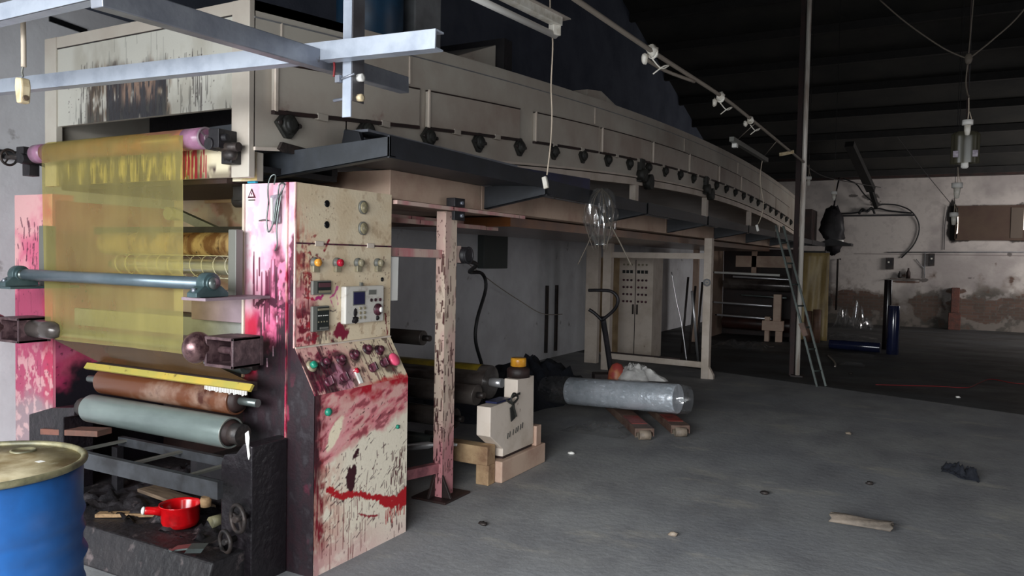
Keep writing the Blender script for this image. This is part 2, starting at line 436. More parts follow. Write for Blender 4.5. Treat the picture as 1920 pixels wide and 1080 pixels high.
# ------------------------------------------------------------------ the hall
def floor_material():
    m = bpy.data.materials.new('concrete_floor'); m.use_nodes = True
    nt = m.node_tree; N = nt.nodes; L = nt.links; p = N['Principled BSDF']
    tc = N.new('ShaderNodeTexCoord')
    def noise(sc, det=8, st=(1, 1, 1), rg=.6):
        mp = N.new('ShaderNodeMapping'); mp.inputs['Scale'].default_value = st; L.new(tc.outputs['Object'], mp.inputs[0])
        n = N.new('ShaderNodeTexNoise'); n.inputs['Scale'].default_value = sc; n.inputs['Detail'].default_value = det; n.inputs['Roughness'].default_value = rg
        L.new(mp.outputs[0], n.inputs['Vector']); return n.outputs['Fac']
    def rng(v, a, b, lo=0, hi=1):
        r = N.new('ShaderNodeMapRange'); r.inputs['From Min'].default_value = a; r.inputs['From Max'].default_value = b
        r.inputs['To Min'].default_value = lo; r.inputs['To Max'].default_value = hi; L.new(v, r.inputs['Value']); return r.outputs[0]
    def mix(f, a, b):
        x = N.new('ShaderNodeMix'); x.data_type = 'RGBA'
        L.new(f, x.inputs[0])
        for i, q in ((6, a), (7, b)):
            if isinstance(q, tuple): x.inputs[i].default_value = (*q, 1)
            else: L.new(q, x.inputs[i])
        return x.outputs[2]
    base = mix(rng(noise(.5), .35, .65), c(128, 130, 134), c(150, 150, 148))
    base = mix(rng(noise(2.2, 10, (1, .6, 1)), .42, .7, 0, .8), base, c(106, 106, 110))
    base = mix(rng(noise(60, 4), .55, .75, 0, .35), base, c(176, 176, 172))
    base = mix(rng(noise(1.1, 9, (1, 2.2, 1), .7), .56, .68, 0, .8), base, c(164, 160, 152))
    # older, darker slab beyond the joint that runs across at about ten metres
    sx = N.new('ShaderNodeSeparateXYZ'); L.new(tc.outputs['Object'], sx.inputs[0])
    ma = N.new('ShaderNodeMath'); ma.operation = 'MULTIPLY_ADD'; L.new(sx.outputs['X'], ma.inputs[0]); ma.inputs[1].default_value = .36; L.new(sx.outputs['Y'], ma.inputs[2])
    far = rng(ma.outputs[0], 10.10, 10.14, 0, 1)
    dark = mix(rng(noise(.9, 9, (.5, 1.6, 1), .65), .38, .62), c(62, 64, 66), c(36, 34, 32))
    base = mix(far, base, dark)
    L.new(base, p.inputs['Base Color'])
    L.new(rng(noise(1.5), .3, .7, .55, .85), p.inputs['Roughness'])
    b = N.new('ShaderNodeBump'); b.inputs['Strength'].default_value = .25; b.inputs['Distance'].default_value = .02
    L.new(noise(18, 8), b.inputs['Height']); L.new(b.outputs[0], p.inputs['Normal'])
    return m
fm = floor_material()
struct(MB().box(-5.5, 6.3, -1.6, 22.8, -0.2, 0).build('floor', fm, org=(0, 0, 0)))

# back wall: lime plaster, peeled in patches to the brick
NZ = Noise(3)
def back_wall_paint(u, v):
    X = u - 5.3; Z = v
    img = np.ones(u.shape + (3,)) * np.array(c(190, 182, 176))
    n1 = NZ.fbm(X*.8, Z*.8); n2 = NZ.fbm(X*3+9, Z*3, 6); n3 = NZ.fbm(X*10, Z*10, 4)
    img = mixc(img, c(146, 138, 136), ss(n1, .4, .65)*.7)
    img = mixc(img, c(150, 140, 138), ss(n3, .5, .75)*.3)
    low = ss(1.1 + (n2-.5)*2.0 - Z, 0, .4)
    img = mixc(img, c(128, 116, 108), low*.8)
    # peeled brickwork
    row = np.floor(Z/.075); bx = X/.25 + .5*(row % 2)
    mort = np.maximum(ss(np.abs((Z/.075) % 1 - .5), .38, .44), ss(np.abs(bx % 1 - .5), .44, .47))
    brick = np.array(c(98, 74, 64))*(.75+.5*NZ.n(np.floor(bx)*3.1, row*7.3))[..., None]
    brick = brick*(1-mort[..., None]) + np.array(c(96, 88, 82))*mort[..., None]
    peel = ss(n2 + .27*np.exp(-((Z-.5)/.42)**2) - .10*np.exp(-((X+2.4)/.7)**2) - .12*ss(Z, 1.2, 1.5), .70, .76)
    for (cx, cz, rx, rz) in ((.9, .55, .5, .22), (1.75, .72, .3, .12), (.5, .95, .16, .05), (-.6, 1.16, .35, .03), (1.2, .35, .35, .14), (2.6, .6, .4, .2), (-2.0, .65, .45, .25)):
        d = np.hypot((X-cx)/rx, (Z-cz)/rz) + (n2-.5)*2.2
        peel = np.maximum(peel, 1-ss(d, .9, 1.05))
    img = img*(1-peel[..., None]) + brick*peel[..., None]
    edge = ss(n2, .48, .52)*(1-ss(n2, .52, .56))*low
    img = mixc(img, c(72, 64, 62), edge*.5)
    # grime: damp green-black at the foot
    img = mixc(img, c(66, 64, 58), ss(1.15 - Z + (n1-.5)*1.1, 0, .5)*(.45 + .45*ss(n2, .4, .6))*(1-.5*peel))
    # broken plaster round the boarded window
    d = np.maximum(np.abs(X-1.35)-.85, np.abs(Z-2.68)-.36)
    ring = (1-ss(d + (n2-.5)*.42, .05, .09))
    img = mixc(img, c(48, 42, 38), ring*.9)
    d = np.hypot((X-.36)/.13, (Z-2.7)/.5) + (n2-.5)*1.6
    img = mixc(img, c(40, 36, 34), (1-ss(d, .8, 1.0)))
    # old cement repair and dark dabs high on the left
    for (cx, cz, rx, rz) in ((-1.55, 3.38, .22, .07), (-1.95, 3.42, .1, .04), (-1.42, 3.2, .12, .06), (-.2, 1.22, .12, .05), (.8, 1.3, .08, .03), (1.6, 1.9, .05, .04)):
        d = np.hypot((X-cx)/rx, (Z-cz)/rz) + (n3-.5)*1.8
        img = mixc(img, c(66, 60, 58), (1-ss(d, .8, 1.1))*.8)
    img = mixc(img, c(110, 100, 98), (ss(Z, 1.86, 1.865)*(1-ss(Z, 1.88, 1.885)))*.6*(X > -1.9))
    return img
b = MB().painted((-5.3, 22.5, 0), (1, 0, 0), (0, 0, 1), 11.4, 4.0, back_wall_paint, 0.014)
b.box(-5.5, 6.2, 22.51, 22.75, 0, 4.0)
mat('wall_paint', CREAM, 0.9, attr=True, bump=.3, bscale=12)
struct(b.build('wall_back', 'wall_paint', org=(0, 22.5, 0)))

mat('wall_plaster', c(220, 221, 224), 0.85, col2=c(198, 197, 200), scale=1.2, lo=.4, hi=.65, col3=c(118, 110, 108), scale3=3, lo3=.64, hi3=.74, bump=.2, bscale=10)
mat('wall_upper', c(84, 90, 104), 0.8, col2=c(66, 72, 86), scale=1.5, bump=.15)
mat('hall_dark', c(48, 46, 46), 0.9, col2=c(36, 34, 34), scale=2)
wl = struct(MB().box(-5.5, -5.3, -1.6, 22.75, 0, 3.25).build('wall_left', 'wall_plaster', org=(-5.3, 0, 0)))
MB().box(-5.52, -5.3, -1.6, 22.75, 3.25, 9.2).build('upper_wall', 'wall_upper', wl)  # upper part of the left wall, set to a darker colour
# right wall with unseen openings added at the two fill lamps and front wall with the loading door
wr = MB(); wr.box(6, 6.2, -1.6, 5.2, 0, 9.2); wr.box(6, 6.2, 5.2, 8.8, 2.8, 9.2); wr.box(6, 6.2, 8.8, 17.2, 0, 9.2); wr.box(6, 6.2, 21.4, 22.75, 0, 9.2); wr.box(6, 6.2, 17.2, 21.4, 0, 1.95); wr.box(6, 6.2, 17.2, 21.4, 3.45, 9.2)
struct(wr.build('wall_right', 'hall_dark'))
wf = MB(); wf.box(-5.5, -4.2, -1.4, -1.2, 0, 9.2); wf.box(1.0, 6.2, -1.4, -1.2, 0, 9.2); wf.box(-4.2, 1.0, -1.4, -1.2, 2.7, 9.2)
struct(wf.build('wall_front', 'hall_dark'))

# roof: rises from the back wall towards the viewer, purlins across it
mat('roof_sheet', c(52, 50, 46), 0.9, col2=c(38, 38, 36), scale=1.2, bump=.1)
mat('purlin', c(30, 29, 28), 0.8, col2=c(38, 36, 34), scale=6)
def roofz(y): return 3.92 + .29*(22.5-y) if y > 4.5 else 3.92 + .29*18 - .25*(4.5-y)
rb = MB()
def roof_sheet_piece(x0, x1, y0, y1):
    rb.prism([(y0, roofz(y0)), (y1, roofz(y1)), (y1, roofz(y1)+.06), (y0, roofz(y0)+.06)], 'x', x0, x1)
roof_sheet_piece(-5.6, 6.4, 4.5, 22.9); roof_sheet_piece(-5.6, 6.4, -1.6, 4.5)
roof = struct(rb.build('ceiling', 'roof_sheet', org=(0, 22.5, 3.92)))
y = 22.1
while y > 5:
    z = roofz(y)
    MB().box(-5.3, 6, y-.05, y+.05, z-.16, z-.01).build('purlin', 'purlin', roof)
    y -= 1.12
mat('eave_wood', c(58, 38, 34), 0.8, col2=c(36, 28, 26), scale=4)
struct(MB().box(-5.3, 6, 22.3, 22.5, 3.84, 4.02).build('trim_1', 'eave_wood'))

# boarded window in the back wall
wn = struct(MB().box(.47, 2.27, 22.42, 22.49, 2.28, 3.06).build('window_1', 'board_brown', org=(1.4, 22.45, 2.3)))
fr = MB(); fr.box(.42, 2.32, 22.40, 22.495, 3.06, 3.10); fr.box(.42, 2.32, 22.40, 22.495, 2.24, 2.28); fr.box(.42, .435, 22.40, 22.495, 2.24, 3.1)
fr.build('window_frame', 'board_brown', wn)
MB().box(1.6, 1.85, 22.405, 22.42, 2.3, 3.04).build('plank', mat('plank_grey', c(96, 84, 74), .8), wn)
slit = emit_mat('daylight_gap', c(255, 240, 225), 1.6)
g = MB(); g.prism([(.455, 2.40), (.485, 2.42), (.485, 2.86), (.455, 2.90), (.475, 2.66)], 'y', 22.41, 22.418)
g.build('daylight_gap', slit, wn)
MB().box(1.86, 1.875, 22.41, 22.418, 2.5, 3.0).build('daylight_gap', slit, wn)

# steel prop that carries the roof, with conduit beside it
pr = thing('roof_prop', 'tall thin round steel prop from the floor up to the dark roof', 'post', (-1.62, 11.3, 0))
MB().cyl((-1.62, 11.3, .02), (-1.62, 11.3, roofz(11.3)-.02), .032, n=20).build('pole', 'steel_prop' if 'steel_prop' in MATS else mat('steel_prop', c(226, 220, 210), .35, .1, col2=c(180, 166, 154), scale=9, stretch=(1, 1, .1), lo=.5, hi=.6), pr)
MB().box(-1.70, -1.54, 11.22, 11.38, 0, .02).build('base_plate', 'brown_dark', pr)
MB().box(-1.735, -1.675, 11.34, 11.42, 0, roofz(11.4)-.02).build('channel_post', mat('maroon_post', c(52, 30, 28), .7, col2=c(36, 24, 24), scale=5), pr)

# rafter brace and black shelf rail on the back wall
rf = MB().bar((-1.37, 22.15, 3.08), (-1.50, 21.75, 3.55), .09, .12); rf.bar((-1.49, 21.78, 3.50), (-1.86, 19.9, 4.42), .20, .14)
tag(rf.build('rafter_brace', 'purlin'), 'dark sloping roof brace coming down in front of the back wall', 'beam')
sh = MB().box(-2.42, -.48, 22.36, 22.48, 2.86, 2.90)
tag(sh.build('shelf_rail', 'black', bevel=.004), 'long thin black rail fixed across the back wall', 'rail')
cb = MB().tube([(-2.2, 22.3, 3.85), (-1.9, 22.35, 3.72), (-1.7, 22.35, 3.45), (-1.5, 22.35, 3.25), (-1.37, 22.35, 3.14), (-1.2, 22.4, 3.17), (-.9, 22.4, 3.14), (-.6, 22.4, 3.0), (-.42, 22.45, 2.75), (-.38, 22.46, 2.45), (-.5, 22.46, 2.1), (-.76, 22.47, 1.78)], .018, 6)
tag(cb.build('wall_cable', 'cable_black'), 'thick black cable looping over the back wall above the rail', 'cable')
cb = MB().tube([(-2.3, 22.4, 2.93), (-1.9, 22.4, 2.95), (-1.6, 22.38, 3.02), (-1.35, 22.36, 3.06), (-1.1, 22.38, 3.0), (-.8, 22.4, 2.96), (-.55, 22.42, 2.93)], .022, 6)
cb.tube([(-1.8, 22.4, 2.92), (-1.72, 22.38, 3.05), (-1.6, 22.38, 2.98), (-1.5, 22.38, 3.08), (-1.42, 22.38, 2.92)], .03, 6)
tag(cb.build('cable_bundle', 'cable_black'), 'bundle of dark cables lying along the black rail on the back wall', 'cable')

def wall_box(x0, x1, z0, z1, label):
    t = thing('switch_box', label, 'box', ((x0+x1)/2, 22.45, z0))
    MB().box(x0, x1, 22.42, 22.495, z0, z1).build('case', 'dark_iron', t, bevel=.006)
    MB().box(x0+.03, x1-.03, 22.405, 22.42, z0+.12, z1-.05).build('cover', 'black', t)
    MB().box(x0+.05, x0+.09, 22.395, 22.405, z0+.16, z0+.2).build('switch', 'white_plastic', t)
wall_box(-1.12, -.93, 1.48, 1.78, 'small dark switch box on the back wall, left of the two')
wall_box(-.14, .0, 1.59, 1.90, 'small dark switch box on the back wall, right of the two')
tag(MB().lathe((-.585, 22.42, 1.25), (0, 0, 1), [(0, .05), (.16, .05), (.2, .03), (.24, .022), (.27, .022)], 12).build('bottle', 'brown_dark'), 'small brown bottle on the wall ledge below the switch boxes', 'bottle')
tag(MB().lathe((-.78, 22.42, 1.25), (0, 0, 1), [(0, .03), (.05, .055), (.12, .04), (.16, .02), (.18, .03)], 10).build('jar', 'dark_iron'), 'squat dark jar on the wall ledge left of the brown bottle', 'jar')
tag(MB().box(-1.0, -.3, 22.37, 22.495, 1.225, 1.25).build('wall_ledge', mat('ledge', c(120, 110, 104), .9, col2=c(84, 76, 70), scale=9)), 'narrow broken ledge along the back wall under the switch boxes', 'ledge')
pp = MB().tube([(-1.1, 22.47, 1.92), (3, 22.47, 1.98)], .014, 6, False); pp.tube([(-.22, 22.47, 1.93), (-.22, 22.47, 1.27)], .014, 6, False)
pp.tube([(-.42, 22.47, 1.75), (-.22, 22.47, 1.5)], .01, 6, False)
tag(pp.build('wall_conduit', 'grey_duct'), 'thin grey conduit running along the back wall below the boarded window', 'pipe')
tag(MB().box(.35, .62, 22.2, 22.48, 0, .42).box(.40, .58, 22.3, 22.48, .42, 1.05).build('brick_pier', 'brick_red', bevel=.01), 'stub of reddish brick pier standing against the back wall', 'pier')
tag(MB().tube([(-2.28, 22.4, .35), (-2.28, 22.4, 1.72), (-2.2, 22.4, 1.72)], .025, 8, False).build('wall_pipe', 'dark_iron'), 'thin dark upright pipe on the back wall behind the rolls', 'pipe')
tag(MB().tube([(.2, 22.47, 2.0), (.2, 22.47, 2.7), (.25, 22.45, 3.1)], .01, 5).tube([(-.9, 20, 4.6), (-.4, 21.2, 4.0), (.35, 22.4, 3.1)], .008, 5).build('light_wire', 'cable_black'), 'thin dark wire running to the corner of the boarded window', 'wire')
# ------------------------------------------------------------------ arched drying oven (long tunnel on posts)
_by = [2.9,3.54,4.14,4.76,5.37,6.01,6.63,7.27,7.93,8.55,9.19,9.85,10.48,11.31,11.89,12.56,13.17,13.89,14.59,15.35,16.07,16.86,17.45,18.29]
_bz = [2.21,2.28,2.33,2.38,2.44,2.48,2.52,2.56,2.60,2.64,2.66,2.69,2.70,2.70,2.71,2.72,2.71,2.70,2.67,2.67,2.65,2.60,2.56,2.52]
_pf = np.polyfit(_by, np.array(_bz)-.135, 4)
def zb(y): return float(np.polyval(_pf, y)) if y < 19 else float(np.polyval(_pf, 19)) - .03*(y-19)
_tf = np.polyfit([2.77,3.31,4.43,5.61,6.82,8.94,11.78,15.63,19.74], [2.79,2.82,2.92,3.0,3.1,3.21,3.31,3.26,3.11], 3)
def zt(y): return float(np.polyval(_tf, y))
OX, OL = -2.90, -4.55           # right and left side planes
OY0, OY1 = 2.69, 20.6

oven = thing('drying_oven', 'long cream arched drying tunnel with a row of dark bearings along its side', 'oven', (-3.7, 2.69, 2.0))
def arch_plate(x0, x1, f0, f1, y0, y1, mb=None, n=60):
    mb = mb or MB(); vs = []; fs = []
    for i in range(n+1):
        y = y0 + (y1-y0)*i/n
        a, b_ = f0(y), f1(y)
        vs += [(x0,y,a),(x1,y,a),(x1,y,b_),(x0,y,b_)]
    for i in range(n):
        k = 4*i
        for j in range(4):
            j2 = (j+1) % 4; fs.append((k+j, k+j2, k+4+j2, k+4+j))
    fs.append((0,3,2,1)); fs.append((4*n, 4*n+1, 4*n+2, 4*n+3))
    mb.add(vs, fs); return mb
hz0 = lambda y: max(zb(y), 0)
# housing starts behind the open mouth, side walls and roof run to the front
h = arch_plate(OL, OX, hz0, zt, 3.35, OY1)
arch_plate(OX-.05, OX, hz0, zt, OY0, 3.36, h, 6); arch_plate(OL, OL+.05, hz0, zt, OY0, 3.36, h, 6)
arch_plate(OL, OX, lambda y: zt(y)-.05, zt, OY0, 3.36, h, 6)
h.build('housing', 'cream_grey', oven)
# lower rim angle
arch_plate(OX-.09, OX-.01, lambda y: zb(y)-.085, lambda y: zb(y)-.012, 4.8, 20.5).build('rim_angle', 'cream', oven)
arch_plate(OX, OX+.012, lambda y: zb(y)-.005, lambda y: zb(y)+.012, OY0, 20.5).build('rim_angle', 'cream', oven)
# front mouth: posts, top fascia, stained header
fp = MB(); fp.box(-3.02, OX, 2.66, 2.70, 1.92, zt(2.7)+.0); fp.build('mouth_post', 'cream_grey', oven, bevel=.004)
fp = MB(); fp.box(OL-.01, OL+.10, 2.66, 2.70, 1.92, zt(2.7)); fp.build('mouth_post', 'cream_grey', oven, bevel=.004)
NF = Noise(11)
def header_paint(u, v):          # u 0..1.43, v 0..0.49  (z 2.26..2.75)
    img = np.ones(u.shape+(3,))*np.array(c(190, 188, 178))
    n = NF.fbm(u*5, v*3); n2 = NF.fbm(u*26, v*8, 4); n3 = NF.fbm(u*70, v*10, 3)
    img = mixc(img, c(172, 168, 156), ss(n, .45, .7))
    h_ = ss(.33 + (n-.5)*.22 - v, 0, .10)
    band = ss(u, .26, .34)*(1-ss(u, .95, 1.0))
    img = mixc(img, c(112, 86, 62), h_*band*ss(n3, .35, .55)*.8)
    img = mixc(img, c(38, 38, 46), h_*ss(u, .44, .45)*(1-ss(u, .93, .95))*ss(n2, .10, .34)*.95)
    img = mixc(img, c(70, 58, 46), h_*ss(u, .26, .28)*(1-ss(u, .40, .44))*ss(n2, .36, .5)*.9)
    img = mixc(img, c(150, 122, 104), h_*ss(u, .56, .60)*(1-ss(u, .84, .88))*ss(v, .05, .12)*ss(n3, .40, .56)*.75)
    img = mixc(img, c(76, 76, 70), ss(.2-v, 0, .2)*ss(n3, .56, .66)*ss(u, .08, .2)*.8)
    rnd = random.Random(4)
    img = drips(img, u, v, 90, (.2, 1.25, .1, .34), (.04, .2), (.001, .004), c(54, 44, 44), rnd, .7)
    img = drips(img, u, v, 14, (.45, 1.0, .3, .46), (.04, .2), (.001, .003), c(120, 120, 112), rnd, .6)
    img = spots(img, u, v, 160, (.1, 1.3, .02, .3), (.001, .005), c(60, 46, 48), rnd)
    return img
hp = MB().painted((-4.45, 2.672, 2.262), (1, 0, 0), (0, 0, 1), 1.43, .44, header_paint)
hp.box(-4.45, -3.02, 2.674, 2.70, 2.262, 2.702)
hp.build('header_panel', 'paint', oven)
MB().box(-4.45, -3.02, 2.664, 2.70, 2.706, zt(2.7)).build('top_strip', 'cream_grey', oven, bevel=.003)
MB().box(-4.45, -3.02, 2.668, 2.672, 2.700, 2.707).build('seam', 'dark_iron', oven)
def apron_paint(u, v):           # stained lip under the mouth, u 0..1.43 v 0..0.2
    img = np.ones(u.shape+(3,))*np.array(c(206, 196, 170))
    n = NF.fbm(u*7+3, v*3); n2 = NF.fbm(u*30, v*6+7, 4); n3 = NF.fbm(u*90, v*7, 3)
    img = mixc(img, c(128, 122, 92), ss(n3, .35, .6)*(1-ss(u, 1.1, 1.2))*.8)
    img = mixc(img, c(78, 72, 62), ss(n2, .42, .6)*(1-ss(u, 1.15, 1.25))*.85)
    img = mixc(img, c(178, 172, 60), ss(n3, .5, .62)*ss(u, .9, .95)*(1-ss(u, 1.1, 1.12))*.9)
    img = mixc(img, c(60, 44, 38), ss(.05-v, 0, .04)*ss(n2, .3, .5)*.7)
    rnd = random.Random(9)
    img = drips(img, u, v, 26, (1.06, 1.24, .1, .2), (.06, .18), (.003, .012), c(150, 20, 60), rnd, .9)
    img = drips(img, u, v, 60, (.1, 1.1, .08, .2), (.05, .18), (.002, .006), c(58, 52, 44), rnd, .7)
    img = mixc(img, c(60, 40, 44), ss(n, .5, .6)*ss(u, 1.15, 1.2)*(1-ss(v, .04, .08)))
    return img
ap = MB().painted((-4.45, 2.672, 1.925), (1, 0, 0), (0, 0, 1), 1.43, .19, apron_paint)
ap.box(-4.45, -3.02, 2.674, 2.70, 1.925, 2.115)
ap.build('stained_apron', 'paint', oven)
# dark mouth interior and hood underside
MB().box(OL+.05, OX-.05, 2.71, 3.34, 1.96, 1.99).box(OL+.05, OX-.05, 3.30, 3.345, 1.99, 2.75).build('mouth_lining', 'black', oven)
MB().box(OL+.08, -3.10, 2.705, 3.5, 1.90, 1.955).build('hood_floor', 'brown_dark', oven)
MB().bar((-4.3, 2.75, 2.14), (-3.05, 2.75, 2.17), .05, .05).build('inner_bar', 'navy', oven)
# seams above the doors
arch_plate(OX, OX+.004, lambda y: zt(y)-.085, lambda y: zt(y)-.078, OY0, 20.0).build('seam', 'grey_duct', oven)
for y in (3.93, 6.9, 9.9, 13.0, 16.2):
    MB().box(OX, OX+.006, y, y+.015, zb(y)+.45, zt(y)-.09).build('seam_strip', 'cream', oven)
MB().box(OX, OX+.005, 2.86, 2.868, zb(2.86)+.5, zt(2.86)-.08).build('seam_strip', 'cream', oven)
# doors
doors = [(2.80,4.02),(4.11,5.36),(5.62,6.96),(7.05,8.52),(8.60,10.0),(10.10,11.6),(11.7,13.1),(13.2,14.75),(14.85,16.4),(16.48,18.1)]
door_m = mat('oven_door', c(186, 178, 166), 0.42, col2=c(164, 148, 136), scale=1.6, lo=.4, hi=.65, col3=c(122, 74, 66), scale3=4, lo3=.66, hi3=.8, bump=.04, bscale=20)
for i, (a, b_) in enumerate(doors):
    d = MB(); arch_plate(OX, OX+.022, lambda y: zb(y)+.195, lambda y: zb(y)+.42, a, b_, d, 8)
    dd = d.build('door', door_m, oven, bevel=.003)
    MB().box(OX+.018, OX+.032, a, a+.016, zb(a)+.19, zb(a)+.43).build('door_edge', 'cream', dd)
    e = MB(); arch_plate(OX+.0, OX+.026, lambda y: zb(y)+.175, lambda y: zb(y)+.193, a, b_, e, 8); e.build('door_shadow_gap', 'brown_dark', dd)
    e = MB(); arch_plate(OX+.0, OX+.025, lambda y: zb(y)+.421, lambda y: zb(y)+.428, a, b_, e, 8); e.build('door_top_seam', 'brown_dark', dd)
    for t in (.28, .72):
        yy = a+(b_-a)*t
        MB().box(OX, OX+.028, yy-.04, yy+.04, zb(yy)+.165, zb(yy)+.20).build('hinge', 'cream_grey', dd, bevel=.003)
# flange bearings
for i, y in enumerate(np.arange(2.90, 19.0, .62)):
    y = float(y); z = zb(y)+.13
    q = MB(); rnd = random.Random(i)
    r = .07
    q.prism([(y-.085, z), (y-.02, z+r), (y+.02, z+r), (y+.085, z), (y+.02, z-r), (y-.02, z-r)], 'x', OX, OX+.022)
    q.lathe((OX+.02, y, z), (1, 0, 0), [(0, .05), (.018, .048), (.022, .036), (.032, .030), (.034, .0)], 16)
    br = q.build('bearing', 'bearing', oven, bevel=.004)
    if i < 6:
        for s in (-1, 1): MB().cyl((OX+.02, y+s*.068, z), (OX+.034, y+s*.068, z), .012, n=8).build('bolt', 'dark_iron', br)
# drive brackets hanging below two of the bearings
for y in (8.2, 10.95):
    z = zb(y); q = MB().box(OX, OX+.05, y-.06, y+.06, z-.05, z+.20); q.cyl((OX, y+.22, z-.03), (OX+.08, y+.22, z-.03), .085, n=16); q.cyl((OX, y-.02, z+.02), (OX+.09, y-.02, z+.02), .07, n=16)
    q.build('drive_bracket', 'bearing', oven)
# short posts that lift the arch off the lower duct
for y in (5.17, 8.1, 11.1, 14.1, 17.0):
    MB().box(OX-.07, OX+.0, y, y+.10, 2.09, zb(y)-.085).build('stub_post', 'cream', oven)
# far end: dark outfeed box
MB().box(-4.2, -2.72, 20.62, 21.5, 2.12, 2.95).build('outfeed_box', 'brown_dark', oven, bevel=.02)

# things that stand on the tunnel roof
t = thing('blower', 'blue round blower fan on top of the drying tunnel', 'fan', (-3.35, 4.2, zt(4.2)))
MB().lathe((-3.35, 4.1, zt(4.1)+.03), (0, 0, 1), [(0, .20), (.02, .22), (.7, .22), (.72, .2)], 28).build('casing', 'blue_fan', t)
MB().box(-3.65, -3.05, 3.85, 4.4, zt(4.1)-.02, zt(4.1)+.03).build('base', 'dark_iron', t)
t = thing('exhaust_duct', 'dull grey exhaust duct on the tunnel roof behind the blue fan', 'duct', (-3.4, 4.56, zt(4.6)))
MB().box(-3.7, -3.2, 4.40, 4.72, zt(4.6)+.005, 4.3).build('duct', 'grey_duct', t, bevel=.01)
MB().prism([(4.72, 4.3), (4.95, 4.3), (4.72, zt(4.7)+.2)], 'x', -3.65, -3.25).build('brace_plate', 'navy_dark', t)
t = thing('roof_box', 'pale box with a black end plate on the tunnel roof', 'box', (-3.4, 5.2, zt(5.2)))
MB().prism([(4.80, zt(4.8)+.005), (4.80, zt(4.8)+.07), (5.38, 3.25), (5.38, zt(5.38)+.005)], 'x', -3.9, -3.12).build('body', 'cream_grey', t, bevel=.005)
MB().box(-3.9, -3.05, 5.39, 5.52, zt(5.5)+.005, 3.30).build('end_plate', 'black', t)
t = MB().prism([(6.95, zt(6.95)-.02), (6.95, zt(6.95)+.1), (7.3, zt(7.3)+.13), (7.75, zt(7.75)+.03), (7.75, zt(7.75)-.02)], 'x', -3.7, -3.0).build('vent_cap', 'cream_grey')
tag(t, 'low pale vent cap half way along the tunnel roof', 'vent')

# ------------------------------------------------------------------ lower return duct, in sections, with dark trays on them
dy = [3.56, 4.58, 6.64, 8.74, 10.92, 13.0, 15.1, 17.2]
names = ['nearest the stained control cabinet', 'second from the control cabinet', 'above the wrapped pallet roll', 'above the pallet truck handle', 'over the tall white portal frame', 'just past the portal frame', 'at the far end above the rear station']
for i in range(7):
    a, b_ = dy[i], dy[i+1]
    q = MB().box(-4.3, -2.75, a+.004, b_-.004, 1.885, 2.05)
    o = q.build('return_duct', 'duct_cream', bevel=.004)
    tag(o, 'stained cream duct section under the tunnel, ' + names[i], 'duct', 'cream duct sections under the tunnel')
ty = [2.92, 4.60, 6.66, 8.76, 10.94, 13.02, 15.12, 17.2]
tn = ['jutting over the control cabinet', 'right behind the tray over the cabinet', 'above the wrapped roll', 'above the pallet truck handle', 'by the near side of the portal frame', 'past the portal frame', 'above the ladder top', 'at the far end of the tunnel']
for i, a in enumerate(ty):
    b_ = (ty[i+1] if i < 7 else 19.4) - .05
    zz = 2.0 if i == 0 else 1.96
    xi = -2.88 if i == 0 else -2.735
    t = thing('cable_tray', 'dark steel tray under the tunnel, ' + tn[i], 'tray', (-2.5, a, zz), 'dark trays along the tunnel')
    # front channel tapering outwards, outer channel, sloping sheet
    q = MB(); xl = -3.08 if i == 0 else -2.74; b0 = 1.938 if i == 0 else 1.89
    q.prism([(xl, b0), (-2.26, zz+.02), (-2.26, zz+.115), (xl, b0+.13 if i == 0 else b0+.155)], 'y', a, a+.012)
    q.prism([(xl, b0), (-2.26, zz+.02), (-2.26, zz+.028), (xl, b0+.008)], 'y', a, a+.05)
    q.build('front_channel', 'navy', t, bevel=.002)
    q = MB(); q.prism([(a, zz+.015), (b_, zz+.02), (b_, zz+.11), (a, zz+.12)], 'x', -2.272, -2.26); q.box(-2.31, -2.272, a+.012, b_, zz+.10, zz+.108)
    q.build('side_channel', 'navy_dark', t)
    q = MB(); q.prism([(xi, 2.055 if i == 0 else 2.06), (-2.272, zz+.03), (-2.272, zz+.045), (xi, 2.075)], 'y', a+.052, b_)
    q.build('sheet', 'navy_dark', t)
# long inclined dark cover with its rounded end, and the bluer sheet after it
t = thing('side_cover', 'dark inclined sheet with a rounded end against the tunnel side above the trays', 'cover', (-2.8, 3.3, 2.1))
MB().prism([(-2.86, 2.16), (-2.84, 2.24), (-2.74, 2.22), (-2.70, 2.12), (-2.86, 2.12)], 'y', 3.27, 3.30).build('end_plate', 'navy_dark', t, bevel=.004)
q = MB(); vs = [(-2.86, 3.3, 2.21), (-2.72, 3.3, 2.19), (-2.72, 3.3, 2.13), (-2.86, 3.3, 2.13), (-2.86, 4.9, 2.235), (-2.72, 4.9, 2.22), (-2.72, 4.9, 2.13), (-2.86, 4.9, 2.13)]
q.add(vs, [(0,1,2,3),(7,6,5,4),(0,4,5,1),(1,5,6,2),(2,6,7,3),(3,7,4,0)]); q.build('cover_sheet', 'navy_dark', t)
MB().box(-2.87, -2.70, 3.3, 5.0, 2.222, 2.236).build('lip', 'galv', t)
tag(MB().prism([(4.93, 2.125), (6.5, 2.125), (6.5, 2.29), (5.0, 2.235)], 'x', -2.80, -2.76).build('blue_sheet', 'blue_panel'), 'deep blue sheet standing between the tunnel and the dark trays', 'sheet')
tag(MB().prism([(2.82, 2.075), (2.84, 2.11), (3.15, 2.09), (3.15, 2.06), (2.86, 2.06)], 'x', -2.88, -2.86).build('end_flap', 'dark_iron'), 'small dark folded flap above the first tray beside the tunnel corner', 'bracket')
